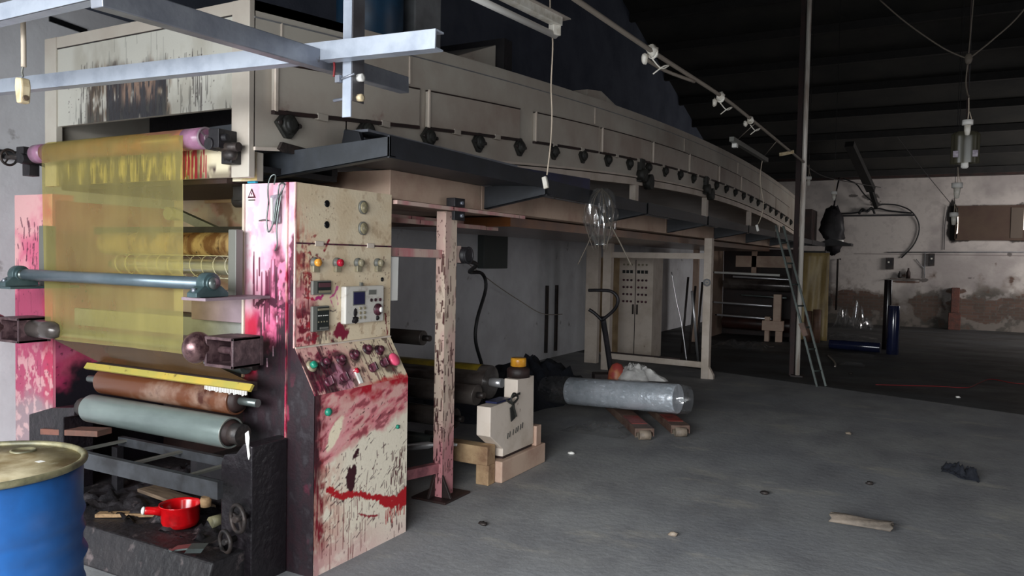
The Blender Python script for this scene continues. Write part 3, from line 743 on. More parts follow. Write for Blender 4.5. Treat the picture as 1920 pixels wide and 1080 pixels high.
# short yellowed filler under the tunnel corner, over the cabinet
def filler_paint(u, v):
    img = np.ones(u.shape+(3,))*np.array(c(222, 212, 184)); n = NF.fbm(u*20, v*16)
    img = mixc(img, c(206, 178, 108), ss(n, .45, .6)*.8); return mixc(img, c(240, 238, 232), ss(u, .2, .25)*.6)
fl = MB().painted((-3.10, 2.74, 1.912), (1, 0, 0), (0, 0, 1), .17, .14, filler_paint, .006); fl.box(-3.10, -2.93, 2.742, 2.78, 1.912, 2.05)
tag(fl.build('filler_block', 'paint'), 'yellowed cream block between the control cabinet top and the tunnel corner', 'block')
# horizontal pinkish rail with clamps, and the rails behind it
t = thing('web_rail', 'thin pinkish angle rail running level over the spattered post', 'rail', (-2.70, 4.3, 1.85))
MB().bar((-2.695, 3.54, 1.862), (-2.695, 5.10, 1.862), .03, .022).build('angle', 'pink_cream', t)
q = MB().box(-2.72, -2.655, 4.10, 4.22, 1.875, 1.93); q.build('clamp', 'black', t, bevel=.003)
MB().box(-2.678, -2.655, 4.10, 4.22, 1.79, 1.848).build('clamp', 'black', t, bevel=.003)
for zz in (1.90, 1.82): MB().cyl((-2.655, 4.17, zz), (-2.64, 4.17, zz), .012, n=10).build('bolt', 'galv', t)
for i, (y0, y1, z_, x_) in enumerate([(3.6, 5.75, 1.83, -3.3), (3.6, 5.4, 1.79, -3.1)]):
    tag(MB().bar((x_, y0, z_), (x_, y1, z_), .04, .03).build('guide_rail', 'pink_cream'), ['far pale guide rail under the duct behind the spattered post', 'nearer pale guide rail under the duct behind the spattered post'][i], 'rail')
# brown printed web running level under the duct
q2 = MB().box(-4.22, -2.86, 5.2, 15.8, 1.80, 1.872)
tag(q2.build('web_of_film', 'orange_film'), 'brown-orange band of film running level under the duct sections', 'film')
# ------------------------------------------------------------------ ink-spattered control cabinet
cab = thing('control_cabinet', 'cream control cabinet splashed with pink, red and black ink', 'cabinet', (-2.85, 3.1, 0))
NC = Noise(21)
XU, XL, Y0, Y1 = -2.70, -2.57, 2.77, 3.515
def panel_paint_common(u, z, w):
    """u along the cabinet from its front edge, z height above the floor"""
    img = np.ones(u.shape+(3,))*np.array(CREAM)
    n = NC.fbm(u*6, z*6); n2 = NC.fbm(u*22+3, z*22, 5); n3 = NC.fbm(u*60, z*14, 4); n4 = NC.fbm(u*11+40, z*11+9, 5)
    img = mixc(img, c(208, 184, 150), ss(n, .45, .7)*.6)
    img = mixc(img, c(170, 140, 110), ss(n2, .62, .72)*.5)
    return img, n, n2, n3, n4
def upper_paint(u, v):            # z 1.10 .. 1.90
    z = v + 1.10
    img, n, n2, n3, n4 = panel_paint_common(u, z, .745)
    rnd = random.Random(2)
    # reddish bleed along the front edge
    e = ss(.15 - u + (n2-.5)*.16, 0, .12)*ss(1.86-z, 0, .2)
    img = mixc(img, c(214, 122, 96), e*.55*ss(n3, .3, .6))
    img = mixc(img, c(150, 20, 44), ss(.075-u+(n2-.5)*.12, 0, .04)*ss(1.72-z, 0, .1)*ss(n2, .38, .55)*.85)
    img = mixc(img, c(232, 150, 160), ss(.20-u+(n-.5)*.2, 0, .1)*ss(1.45-z, 0, .1)*.6)
    # dark splashes low on the left
    k = ss(.22 - u + (1.30-z)*.5 + (n4-.5)*.5, 0, .12)*ss(1.36-z, 0, .12)
    img = mixc(img, c(112, 14, 36), k*ss(n2, .46, .56))
    img = mixc(img, c(44, 12, 24), k*ss(n3, .56, .64)*.8)
    img = mixc(img, c(120, 92, 78), (1-ss(np.maximum(np.abs(u-.20)-.04, np.abs(z-1.15)-.035), 0, .015))*ss(n2, .3, .5)*.7)
    k = (1-ss(np.hypot((u-.32)/.07, (z-1.165)/.04) + (n2-.5)*2.4, .8, 1.1))
    img = mixc(img, c(124, 20, 50), k)
    k = ss(.24-u+(n-.5)*.5, 0, .2)*ss(1.17-z, 0, .06); img = mixc(img, c(186, 60, 80), k*.6*ss(n2, .4, .6))
    # hand-daubed marks
    img = stroke(img, u, v, [(.20, .475), (.235, .53)], .014, c(150, 18, 46), NC)
    for pts in ([(.075,.352),(.06,.345),(.065,.33),(.08,.322),(.072,.305),(.055,.31)], [(.095,.355),(.092,.31)], [(.095,.355),(.112,.347),(.096,.334),(.116,.322),(.094,.31)]):
        img = stroke(img, u, v, pts, .006, c(150, 24, 40), NC, .003)
    img = stroke(img, u, v, [(.11,.235),(.14,.23),(.155,.245),(.18,.235),(.19,.25)], .014, c(176, 40, 110), NC, .01)
    img = stroke(img, u, v, [(.245,.235),(.28,.255),(.30,.29)], .014, c(190, 70, 130), NC, .008)
    img = stroke(img, u, v, [(.25,.225),(.27,.19)], .006, c(190, 70, 130), NC, .004)
    img = stroke(img, u, v, [(.295,.25),(.305,.2)], .006, c(190, 70, 130), NC, .004)
    img = stroke(img, u, v, [(.245,.17),(.27,.165),(.29,.17)], .006, c(60, 40, 44), NC, .006)
    img = stroke(img, u, v, [(.70,.13),(.715,.05),(.72,.01)], .012, c(120, 16, 30), NC, .008)
    img = spots(img, u, v, 60, (.62, .74, .0, .45), (.001, .005), c(96, 30, 34), rnd)
    img = spots(img, u, v, 50, (.05, .74, .0, .35), (.001, .004), c(90, 34, 44), rnd)
    img = spots(img, u, v, 26, (.02, .7, .3, .78), (.001, .004), c(140, 116, 90), rnd)
    img = spots(img, u, v, 14, (.06, .3, .62, .7), (.002, .004), c(120, 80, 60), rnd)
    img = drips(img, u, v, 9, (.02, .12, .2, .55), (.03, .12), (.002, .006), c(110, 20, 40), rnd)
    for _ in range(46):
        x = rnd.uniform(.01, .15); y_ = rnd.uniform(.0, .55); a = rnd.uniform(-1.6, 1.6); L_ = rnd.uniform(.01, .05)
        img = stroke(img, u, v, [(x, y_), (x+L_*math.cos(a), y_+L_*math.sin(a))], rnd.uniform(.004, .014), c(132+rnd.randint(-40, 50), 20, 40), NC, .010, a=.8)
    for (q, r_) in ((.47, .006),):
        img = mixc(img, c(196, 170, 140), (1-ss(np.hypot((u-.19)/.04, (v-.49)/.012), .6, 1))*.6)
    return img
def desk_paint(u, v):             # slanted control desk, v 0..0.256 bottom to top
    z = v*.86 + .88
    img, n, n2, n3, n4 = panel_paint_common(u, z, .745)
    img = mixc(img, c(214, 146, 150), ss(.5-u+(n-.5)*.5, 0, .3)*.7)
    img = mixc(img, c(172, 96, 150), (1-ss(np.hypot((u-.24)/.12, (v-.07)/.09)+(n2-.5), .5, 1))*.5)
    img = mixc(img, c(130, 20, 60), ss(.34-u+(n4-.5)*.7, 0, .16)*ss(n2, .44, .56)*.9)
    img = mixc(img, c(58, 20, 34), ss(.24-u+(.1-v)*.6+(n4-.5)*.6, 0, .12)*ss(n3, .42, .54)*.9)
    img = mixc(img, c(56, 40, 44), ss(n2, .6, .66)*.7)
    for (a, b_, r) in ((.07,.14,.05),(.17,.155,.045),(.29,.165,.045),(.39,.18,.035),(.64,.11,.055),(.13,.04,.05)):
        img = mixc(img, c(40, 22, 30), (1-ss(np.hypot((u-a)/r, (v-b_+.015)/(r*1.3))+(n2-.5)*1.4, .7, 1.1))*.85)
    rnd = random.Random(5)
    img = drips(img, u, v, 50, (.02, .72, .05, .24), (.02, .12), (.002, .007), c(96, 22, 44), rnd, .8)
    img = spots(img, u, v, 120, (.0, .74, .0, .25), (.001, .006), c(50, 22, 30), rnd)
    img = mixc(img, c(186, 20, 44), ss(.03-v+(n2-.5)*.05, 0, .02)*ss(u, .35, .5)*.8)
    return img
def lower_paint(u, v):            # z 0 .. .88
    z = v
    img = np.ones(u.shape+(3,))*np.array(c(230, 220, 200))
    n = NC.fbm(u*6, z*6+11); n2 = NC.fbm(u*22+31, z*22, 5); n3 = NC.fbm(u*80, z*14+5, 4); n4 = NC.fbm(u*9+4, z*9+19, 5)
    nd = NC.fbm((u+z*.35)*14, (z-u*.35)*34, 4)
    # broad wiped rose band, falling to the left
    lim = .60 + .28*u/.745*1.0
    lo_ = .47 + .26*u
    rose = ss(z - lo_ + (n4-.5)*.16, 0, .05)
    img = mixc(img, c(204, 98, 112), rose*(.55+.4*ss(nd, .35, .65)))
    img = mixc(img, c(226, 150, 156), rose*ss(n, .5, .7)*.6)
    img = mixc(img, c(120, 40, 50), rose*ss(nd, .58, .70)*.7)
    img = mixc(img, c(170, 12, 36), ss(z-.80-(u-.3)*.10+(n4-.5)*.16, 0, .05)*ss(u, .16, .3)*(.6+.4*ss(n2, .35, .6)))
    img = mixc(img, c(238, 224, 196), (1-ss(np.hypot((u-.15-(z-.68)*.6)/.045, (z-.68)/.08)+(n2-.5)*.6, .8, 1.05)))
    # front edge: red-brown wash turning to maroon and black
    e = ss(.24 - u + (n-.5)*.22, 0, .2)
    img = mixc(img, c(190, 96, 74), e*.5*ss(n2, .3, .6)*ss(.62-z, 0, .1))
    img = mixc(img, c(120, 20, 34), ss(.10-u+(n2-.5)*.13, 0, .06)*(.5+.5*ss(n3, .4, .6)))
    img = mixc(img, c(40, 14, 24), ss(.055-u+(n2-.5)*.08, 0, .03)*ss(z, .3, .6)*.9)
    img = mixc(img, c(168, 96, 92), ss(.25-z+(n-.5)*.2, 0, .2)*(1-ss(u, .35, .6))*.4*ss(n2, .3, .6))
    img = mixc(img, c(226, 190, 186), ss(.2-z+(n-.5)*.2, 0, .2)*.5)
    rnd = random.Random(8)
    # fine dark hanging drips over the white part
    img = drips(img, u, v, 64, (.06, .74, .12, .56), (.012, .05), (.0015, .004), c(80, 26, 38), rnd, .85)
    img = drips(img, u, v, 40, (.04, .4, .0, .4), (.03, .16), (.0015, .004), c(120, 34, 42), rnd, .7)
    img = drips(img, u, v, 60, (.6, .74, .02, .5), (.01, .06), (.002, .006), c(80, 20, 30), rnd, .9)
    for _ in range(110):
        x = rnd.uniform(.04, .72); y_ = rnd.uniform(.1, .78); a = rnd.uniform(.3, 1.0); L_ = rnd.uniform(.015, .05)
        img = stroke(img, u, v, [(x, y_), (x+L_*math.cos(a), y_+L_*math.sin(a))], rnd.uniform(.002, .006), c(66, 18, 30), NC, .004, a=.85)
    img = mixc(img, c(54, 8, 22), (1-ss(np.hypot((u-.27-(z-.42)*.4)/.055, (z-.43)/.11)+(n2-.5)*2.6, .7, .9)))
    # the bright red run across
    img = stroke(img, u, v, [(.10,.405),(.2,.345),(.32,.325),(.45,.275),(.56,.235),(.66,.21),(.745,.255)], .030, c(172, 14, 26), NC, .014, .003)
    img = stroke(img, u, v, [(.52,.235),(.62,.19),(.70,.205),(.745,.23)], .045, c(172, 14, 26), NC, .014, .003)
    img = stroke(img, u, v, [(.33,.22),(.42,.18),(.5,.165)], .010, c(140, 24, 40), NC, .008)
    img = mixc(img, c(172, 14, 26), (1-ss(np.maximum(np.abs(u-.72)-.03, np.abs(z-.2)-.045)+(n2-.5)*.03, 0, .012)))
    img = drips(img, u, v, 16, (.56, .73, .16, .2), (.02, .08), (.003, .008), c(172, 14, 26), rnd)
    img = spots(img, u, v, 160, (0, .74, 0, .85), (.001, .005), c(90, 16, 32), rnd)
    # crazing lines
    img = mixc(img, c(90, 40, 50), ss(n2, .495, .5)*(1-ss(n2, .5, .505))*ss(.5-z, 0, .2)*.35)
    return img
def side_paint(u, v):             # face towards the viewer; u 0 at x=-3.05
    z = v
    img = np.ones(u.shape+(3,))*np.array(c(222, 184, 196))
    n = NC.fbm(u*6+61, z*6); n2 = NC.fbm(u*24+71, z*16, 5); n3 = NC.fbm(u*70+5, z*12, 4); n4 = NC.fbm(u*9+84, z*7+19, 5)
    img = mixc(img, c(238, 222, 228), ss(.13-u, 0, .1)*ss(z, 1.3, 1.6)*.8)
    q = 1.52 - z + (n4-.5)*.5
    img = mixc(img, c(210, 104, 146), ss(q, -.12, .12)*ss(u, .03, .22)*.85)
    img = mixc(img, c(178, 48, 96), ss(1.36 - z + (n4-.5)*.3, -.05, .15)*(.55+.45*ss(n2, .35, .6)))
    img = mixc(img, c(224, 136, 166), ss(n2, .5, .66)*ss(z, 1.2, 1.4)*.5)
    img = mixc(img, c(176, 20, 58), ss(1.22 - z + (n4-.5)*.3, 0, .15)*.8)
    k = ss(1.34 - z + (u-.14)*1.8 + (n4-.5)*.8, 0, .2)
    img = mixc(img, c(70, 14, 34), k*ss(n2, .40, .52)*.9)
    img = mixc(img, c(30, 22, 28), ss(1.12 - z + (u-.1)*1.8 + (n4-.5)*.4, 0, .18)*.97)
    img = mixc(img, c(170, 18, 52), ss(.10-u+(n2-.5)*.03, 0, .02)*ss(z, .93, .97)*ss(1.3-z, 0, .1)*.9)
    rnd = random.Random(12)
    img = drips(img, u, v, 16, (.06, .33, 1.38, 1.60), (.08, .25), (.005, .012), c(92, 16, 50), rnd, .9)
    img = drips(img, u, v, 16, (.12, .34, 1.2, 1.5), (.05, .3), (.004, .010), c(46, 12, 30), rnd, .9)
    img = drips(img, u, v, 4, (.14, .3, 1.0, 1.4), (.02, .08), (.003, .005), c(226, 180, 196), rnd, .8)
    img = stroke(img, u, v, [(.1,1.30),(.16,1.34),(.24,1.29),(.33,1.32)], .03, c(66, 14, 40), NC, .03)
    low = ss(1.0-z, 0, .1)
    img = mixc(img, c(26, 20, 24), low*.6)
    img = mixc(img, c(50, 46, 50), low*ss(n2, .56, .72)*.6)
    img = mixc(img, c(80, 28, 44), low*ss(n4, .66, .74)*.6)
    for (a, b_) in ((.22, .62), (.30, .78), (.26, .50)):
        img = mixc(img, c(126, 30, 60), (1-ss(np.hypot((u-a)/.018, (z-b_)/.05)+(n2-.5), .6, 1))*.8)
    return img
# body: upper box and stepped base, profile seen from the front
body = MB().prism([(-3.045, 0), (XL-.004, 0), (XL-.004, .88), (XU-.004, 1.10), (XU-.004, 1.90), (-3.045, 1.90)], 'y', Y0+.006, Y1)
body.build('body', 'cream', cab, bevel=.004)
MB().painted((XU, Y0, 1.105), (0, 1, 0), (0, 0, 1), Y1-Y0, .50, lambda u, v: upper_paint(u, v+.005), .004).box(XU-.004, XU-.001, Y0, Y1, 1.105, 1.605).build('upper_door', 'paint', cab, defcol=CREAM)
MB().painted((XU, Y0, 1.612), (0, 1, 0), (0, 0, 1), Y1-Y0, .288, lambda u, v: upper_paint(u, v+.512), .004).box(XU-.004, XU-.001, Y0, Y1, 1.612, 1.9).build('top_panel', 'paint', cab, defcol=CREAM)
dv = np.array([XU-XL, 0, .22]); dl = np.linalg.norm(dv); dv = dv/dl; dn = np.array([dv[2], 0, -dv[0]])
MB().painted((XL, Y0, .88), (0, 1, 0), tuple(dv), Y1-Y0, dl, desk_paint, .004).build('desk', 'paint', cab, solid=.003, defcol=CREAM)
MB().painted((XL, Y0, 0.0), (0, 1, 0), (0, 0, 1), Y1-Y0, .88, lower_paint, .004).box(XL-.004, XL-.001, Y0, Y1, 0, .88).build('lower_panel', 'paint', cab, defcol=CREAM)
def side_fn(u, v): return side_paint(u, v)
sp = MB(); nu, nv = 88, 475
# the front face follows the stepped profile
uu, vv = np.meshgrid(np.linspace(0, 1, nu+1), np.linspace(0, 1.9, nv+1))
wz = np.where(vv < .88, XL, np.where(vv > 1.10, XU, XL + (vv-.88)/.22*(XU-XL))) + 3.045
U_ = uu*wz; P = np.stack([U_-3.045, np.full(U_.shape, Y0), vv], -1).reshape(-1, 3)
sp.v += [tuple(p) for p in P.tolist()]
for j in range(nv):
    for i in range(nu):
        a = j*(nu+1)+i; sp.f.append([a, a+1, a+nu+2, a+nu+1]); sp.sm.append(False)
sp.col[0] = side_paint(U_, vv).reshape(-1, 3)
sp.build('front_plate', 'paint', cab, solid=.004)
# seams, edge folds
MB().box(XU-.002, XU+.003, Y0, Y1, 1.604, 1.612).build('seam', 'knob_dark', cab)
q = MB()
for yy in (2.93, 3.33): q.box(XU, XU+.006, yy-.03, yy+.03, 1.596, 1.622)
q.build('hinge', 'cream', cab, bevel=.002)
MB().bar((XU+.002, Y0, 1.10), (XU+.002, Y1, 1.10), .012, .008).build('desk_lip', 'cream', cab)
edge_m = mat('edge_fold', c(226, 190, 182), .5, col2=c(150, 30, 60), scale=9, lo=.4, hi=.55, stretch=(1, 1, .3), col3=c(50, 20, 30), scale3=5, lo3=.55, hi3=.6)
MB().box(XU-.006, XU+.002, Y0-.006, Y0+.002, 1.10, 1.9).build('edge_fold', edge_m, cab)
MB().box(-2.752, -2.744, Y0-.012, Y0-.002, 0.02, 1.9).build('edge_fold', edge_m, cab)
MB().box(-3.05, -3.036, Y0-.012, Y0+.0, .93, 1.9).build('edge_fold', 'cream', cab)
# details on the upper plates
def cx(px): return XU + px
for z in (1.812, 1.706):
    o = MB().lathe((XU-.002, 2.985, z), (1, 0, 0), [(0, .018), (.005, .018), (.006, .014)], 18).build('button_hole', 'glossy_dark', cab)
for z in (1.812, 1.700):
    g = MB().lathe((XU, 3.262, z), (1, 0, 0), [(0, .036), (.010, .036), (.013, .033)], 28).build('gauge', 'meter_frame', cab)
    MB().lathe((XU+.013, 3.262, z), (1, 0, 0), [(0, .031), (.003, .030), (.008, .02), (.009, 0)], 24).build('gauge_glass', 'gauge_glass', g)
for yy, mm in ((2.894, 'lamp_amber'), (3.057, 'lamp_red'), (3.222, 'lamp_grey'), (3.388, 'lamp_grey')):
    g = MB().box(XU, XU+.02, yy-.018, yy+.018, 1.468, 1.50).build('button_label', 'lamp_grey', cab, bevel=.002)
    MB().lathe((XU, yy, 1.515), (1, 0, 0), [(0, .026), (.012, .026), (.014, .02), (.022, .02)], 24).build('button_ring', 'meter_frame', cab)
    MB().lathe((XU+.02, yy, 1.515), (1, 0, 0), [(0, .019), (.018, .019), (.022, .015), (.023, 0)], 24).build('indicator_button', mm, cab)
def meter(y0, y1, z0, z1, rows, nm):
    g = MB().box(XU, XU+.018, y0, y1, z0, z1).build(nm, 'meter_frame', cab, bevel=.003)
    MB().box(XU+.018, XU+.021, y0+.03, y1-.006, z0+.008, z1-.006).build('screen', 'meter_black', g)
    for (a, b_, zz, hh, mm) in rows: MB().box(XU+.021, XU+.023, a, b_, zz, zz+hh).build('digits', mm, g)
meter(2.873, 3.005, 1.355, 1.425, [(2.91, 2.995, 1.392, .022, mat('digit_dim', c(86, 50, 56), .4)), (2.91, 2.995, 1.364, .012, 'lamp_grey')], 'counter')
meter(2.873, 2.992, 1.172, 1.298, [(2.908+k*.015, 2.918+k*.015, 1.248, .004, 'label_white') for k in range(2)] + [(2.943, 2.953, 1.248, .004, 'label_white'), (2.958, 2.978, 1.248, .004, 'label_white')] +
      [(2.905, 2.985, 1.276, .010, 'lamp_grey')] + [(2.908+k*.02, 2.914+k*.02, 1.216, .006, 'lamp_grey') for k in range(4)] + [(2.92, 2.98, 1.182, .010, 'meter_frame')], 'temperature_controller')
# tension controller box
tb = MB().box(XU, XU+.035, 3.095, 3.412, 1.196, 1.392).build('tension_controller', 'panel_grey', cab, bevel=.006)
MB().box(XU+.035, XU+.039, 3.148, 3.245, 1.292, 1.366).build('bezel', 'meter_frame', tb)
MB().box(XU+.039, XU+.041, 3.153, 3.24, 1.297, 1.361).build('screen', 'lcd', tb)
MB().box(XU+.035, XU+.038, 3.278, 3.34, 1.345, 1.370).build('display', 'meter_frame', tb)
for k, (yy, zz, r) in enumerate([(3.30,1.315,.009),(3.335,1.315,.009),(3.375,1.315,.009),(3.21,1.275,.008),(3.245,1.275,.008),(3.21,1.25,.008),(3.245,1.25,.008),(3.21,1.225,.008),(3.245,1.225,.008)]):
    MB().cyl((XU+.035, yy, zz), (XU+.04, yy, zz), r, n=14).build('key', 'lamp_grey' if k > 2 else 'knob_dark', tb)
MB().lathe((XU+.035, 3.355, 1.262), (1, 0, 0), [(0, .033), (.008, .033), (.01, .02), (.026, .018), (.028, 0)], 24).build('dial', 'knob_dark', tb)
MB().lathe((XU+.06, 3.355, 1.262), (1, 0, 0), [(0, .016), (.006, .014), (.007, 0)], 18).build('dial_cap', 'label_white', tb)
for (a_, b_, c_, d_, e_) in ((3.17, 1.255, .014, .02, 3), (3.17, 1.215, .026, .018, 5), (3.355, 1.215, .014, .012, 6)): MB().ell((XU+.037, a_, b_), .003, c_, d_, 12, 8, .4, e_).build('ink_blot', 'black_ink', tb)
MB().box(XU, XU+.012, 3.244, 3.26, 1.392, 1.41).build('screw_tab', 'meter_frame', tb)
MB().lathe((XU, 3.436, 1.424), (1, 0, 0), [(0, .012), (.004, .012), (.005, 0)], 14).build('key_hole', 'glossy_dark', cab)
# desk buttons and switches, standing square to the sloping desk
def on_desk(u, v): return np.array([XL, Y0+u, .88]) + dv*v
def dk(u, v, prof, m_, nm, n=20):
    p = on_desk(u, v); return MB().lathe(tuple(p), tuple(dn), prof, n).build(nm, m_, cab)
DB = [(.055,.150,'knob_green'),(.15,.155,'knob_dark'),(.27,.16,'knob_dark'),(.385,.175,'knob_dark'),(.50,.195,'knob_dark'),(.595,.18,'knob_dark')]
for (u, v, mm) in DB:
    dk(u, v, [(0, .030), (.008, .030), (.010, .024), (.014, .023)], 'lamp_grey' if mm != 'knob_dark' else 'knob_dark', 'button_ring')
    dk(u, v, [(.012, .018), (.03, .018), (.034, .014), (.035, 0)], mm, 'push_button')
for (u, v) in [(.12,.055),(.235,.06),(.475,.085),(.58,.10)]:
    dk(u, v, [(0, .024), (.012, .024), (.016, .018)], 'knob_dark', 'switch_base')
    p = on_desk(u, v) + dn*.028
    MB().obox(tuple(p), tuple(dv*.022), (0, .006, 0), tuple(dn*.014)).build('switch_lever', 'knob_dark', cab, bevel=.002)
dk(.655, .105, [(0, .022), (.02, .020), (.022, .036), (.034, .038), (.042, .028), (.044, 0)], 'knob_pink', 'emergency_stop', 24)
p = on_desk(.345, .055); MB().obox(tuple(p+dn*.006), tuple(dv*.04), (0, .014, 0), tuple(dn*.006)).build('toggle_plate', 'label_white', cab, bevel=.003)
MB().lathe(tuple(on_desk(.345, .085)), tuple(dn), [(0, .015), (.02, .014), (.022, 0)], 14).build('toggle', 'lamp_red', cab)
MB().lathe((XL, 2.86, .79), (1, 0, 0), [(0, .02), (.012, .02), (.02, .012), (.022, 0)], 16).build('key_switch', 'knob_green', cab)
MB().lathe((XL, 3.42, .615), (1, 0, 0), [(0, .012), (.012, .010), (.013, 0)], 14).build('lock', 'knob_green', cab)
# warning sticker, blue tape, clipboard of wires hung on the corner
q = MB().prism([(-3.02, 1.83), (-2.965, 1.83), (-2.9925, 1.878)], 'y', Y0-.0052, Y0-.0042)
st = q.build('warning_sticker', 'knob_dark', cab)
MB().prism([(-3.008, 1.837), (-2.977, 1.837), (-2.9925, 1.866)], 'y', Y0-.0062, Y0-.0053).build('sticker_face', mat('sticker_pink', c(238, 200, 214), .5), st)
MB().prism([(-2.990, 1.862), (-2.998, 1.848), (-2.992, 1.848), (-2.995, 1.838), (-2.986, 1.851), (-2.991, 1.851)], 'y', Y0-.0072, Y0-.0063).build('lightning_bolt', 'glossy_dark', st)
MB().box(-3.015, -2.97, Y0-.0058, Y0-.0048, 1.815, 1.823).build('sticker_text', 'meter_frame', st)
tag(MB().box(-3.01, -2.955, Y0-.016, Y0+.0, 1.902, 1.911).build('blue_tape', mat('blue_tape', c(40, 140, 170), .4)), 'short strip of blue tape on the top edge of the control cabinet', 'tape')
ck = thing('hook_bundle', 'tangle of grey wire and a clear sleeve hung over the top corner of the cabinet', 'wire', (-2.82, Y0, 1.9))
q = MB()
q.tube([(-2.86, Y0-.02, 1.80), (-2.855, Y0-.03, 1.88), (-2.845, Y0-.02, 1.93), (-2.825, Y0-.01, 1.935), (-2.825, Y0-.02, 1.89)], .004, 6)
q.tube([(-2.86, Y0-.02, 1.80), (-2.862, Y0-.03, 1.72), (-2.85, Y0-.03, 1.66), (-2.82, Y0-.03, 1.70), (-2.80, Y0-.03, 1.80), (-2.76, Y0-.03, 1.86), (-2.75, Y0-.025, 1.89), (-2.79, Y0-.02, 1.885), (-2.79, Y0-.03, 1.80), (-2.81, Y0-.03, 1.70)], .004, 6)
q.tube([(-2.77, Y0-.02, 1.86), (-2.78, Y0-.03, 1.78), (-2.795, Y0-.03, 1.68), (-2.80, Y0-.02, 1.60), (-2.82, Y0-.015, 1.57)], .004, 6)
q.tube([(-2.93, Y0-.015, 1.715), (-2.89, Y0-.02, 1.72), (-2.86, Y0-.02, 1.715)], .003, 6)
q.build('bent_wire', 'steel_grey', ck)
MB().obox((-2.815, Y0-.018, 1.77), (.028, 0, .004), (-.004, 0, .07), (0, .006, 0)).build('sleeve', 'dust_grey' if 'dust_grey' in MATS else mat('dust_grey', c(160, 150, 160), .3, col2=c(110, 96, 110), scale=30), ck, bevel=.003)
MB().obox((-2.83, Y0-.028, 1.77), (.006, 0, 0), (-.002, 0, .055), (0, .003, 0)).build('white_strip', 'label_white', ck)
tag(MB().prism([(3.53, 1.30), (3.60, 1.30), (3.605, 1.55), (3.53, 1.55)], 'x', XU-.02, XU-.014).build('white_tag', 'label_white'), 'white plastic strip sticking out from the rear edge of the control cabinet', 'strip')

# ------------------------------------------------------------------ left frame post of the machine
def lframe_paint(u, v):
    img = np.ones(u.shape+(3,))*np.array(c(224, 172, 172)); z = v
    n = NC.fbm(u*7+161, z*7); n2 = NC.fbm(u*24+171, z*20, 5); n3 = NC.fbm(u*80+5, z*12, 4); n4 = NC.fbm(u*9+184, z*9+19, 5)
    img = mixc(img, c(206, 88, 124), ss(1.72-z+(u-.1)*.8+(n4-.5)*.6, 0, .35)*.9)
    img = mixc(img, c(150, 50, 84), ss(1.42-z+(n4-.5)*.4, 0, .15)*.85)
    img = mixc(img, c(170, 40, 74), ss(u-.28+(n2-.5)*.1, 0, .04)*ss(1.55-z, 0, .1)*.8)
    img = mixc(img, c(140, 126, 130), ss(.75-z+(n4-.5)*.3, 0, .2)*.9)
    img = mixc(img, c(206, 168, 166), ss(1.0-z+(n2-.5)*.2, 0, .2)*ss(n2, .5, .6)*.6)
    rnd = random.Random(6)
    for _ in range(26):
        x = rnd.uniform(.03, .3); y_ = rnd.uniform(1.45, 1.75); a = rnd.uniform(.9, 2.0); L_ = rnd.uniform(.03, .12)
        img = stroke(img, u, v, [(x, y_), (x+L_*math.cos(a)*.5, y_-L_*math.sin(a))], rnd.uniform(.005, .012), c(90, 30, 56), NC, .006, a=.85)
    img = drips(img, u, v, 14, (.0, .38, .8, 1.5), (.04, .14), (.003, .007), c(110, 36, 62), rnd, .6)
    img = spots(img, u, v, 90, (0, .38, .7, 1.7), (.002, .006), c(80, 20, 44), rnd, .8)
    return img
def inner_paint(u, v):
    img = np.ones(u.shape+(3,))*np.array(c(170, 76, 108)); z = v
    n2 = NC.fbm(u*24+71, z*20+40, 5); n4 = NC.fbm(u*6+84, z*6+49, 5)
    img = mixc(img, c(190, 120, 130), ss(n4, .4, .6)*.6)
    img = mixc(img, c(150, 26, 70), ss(.95-z+(n4-.5)*.3, 0, .1)*.7)
    rnd = random.Random(16)
    img = spots(img, u, v, 220, (0, .9, .6, 1.4), (.003, .009), c(60, 18, 40), rnd, .85)
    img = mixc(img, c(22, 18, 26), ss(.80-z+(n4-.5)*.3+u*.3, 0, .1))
    return img
lf = thing('left_side_frame', 'left side frame of the coating machine, pink with dark ink streaks', 'frame', (-4.88, 2.9, 0))
q = MB().painted((-5.07, 2.77, .0), (1, 0, 0), (0, 0, 1), .40, 1.89, lframe_paint, .005); q.box(-5.07, -4.67, 2.773, 2.90, 0, 1.89)
q.build('front_plate', 'paint', lf, defcol=c(210, 120, 140))
q = MB().painted((-4.66, 2.78, .0), (0, 1, 0), (0, 0, 1), .9, 1.85, inner_paint, .008); q.box(-4.72, -4.663, 2.91, 3.68, 0, 1.85)
q.build('inner_plate', 'paint', lf, defcol=c(210, 120, 140))
MB().box(-4.52, -4.45, 2.60, 2.66, 1.34, 1.69).build('slide_bar', 'meter_frame', lf, bevel=.004)
MB().box(-4.67, -4.45, 2.66, 2.77, 1.36, 1.42).build('slide_bracket', 'dark_iron', lf)

# ------------------------------------------------------------------ front coating station: rollers between the side frames
st = thing('coating_station', 'black ink-caked coating station base and rear plate between the pink side frames', 'machine', (-3.8, 2.8, 0))
MB().prism([(2.30, 0), (3.6, 0), (3.6, .17), (2.36, .17)], 'x', -4.66, -2.78).build('plinth', 'grime', st, bevel=.01)
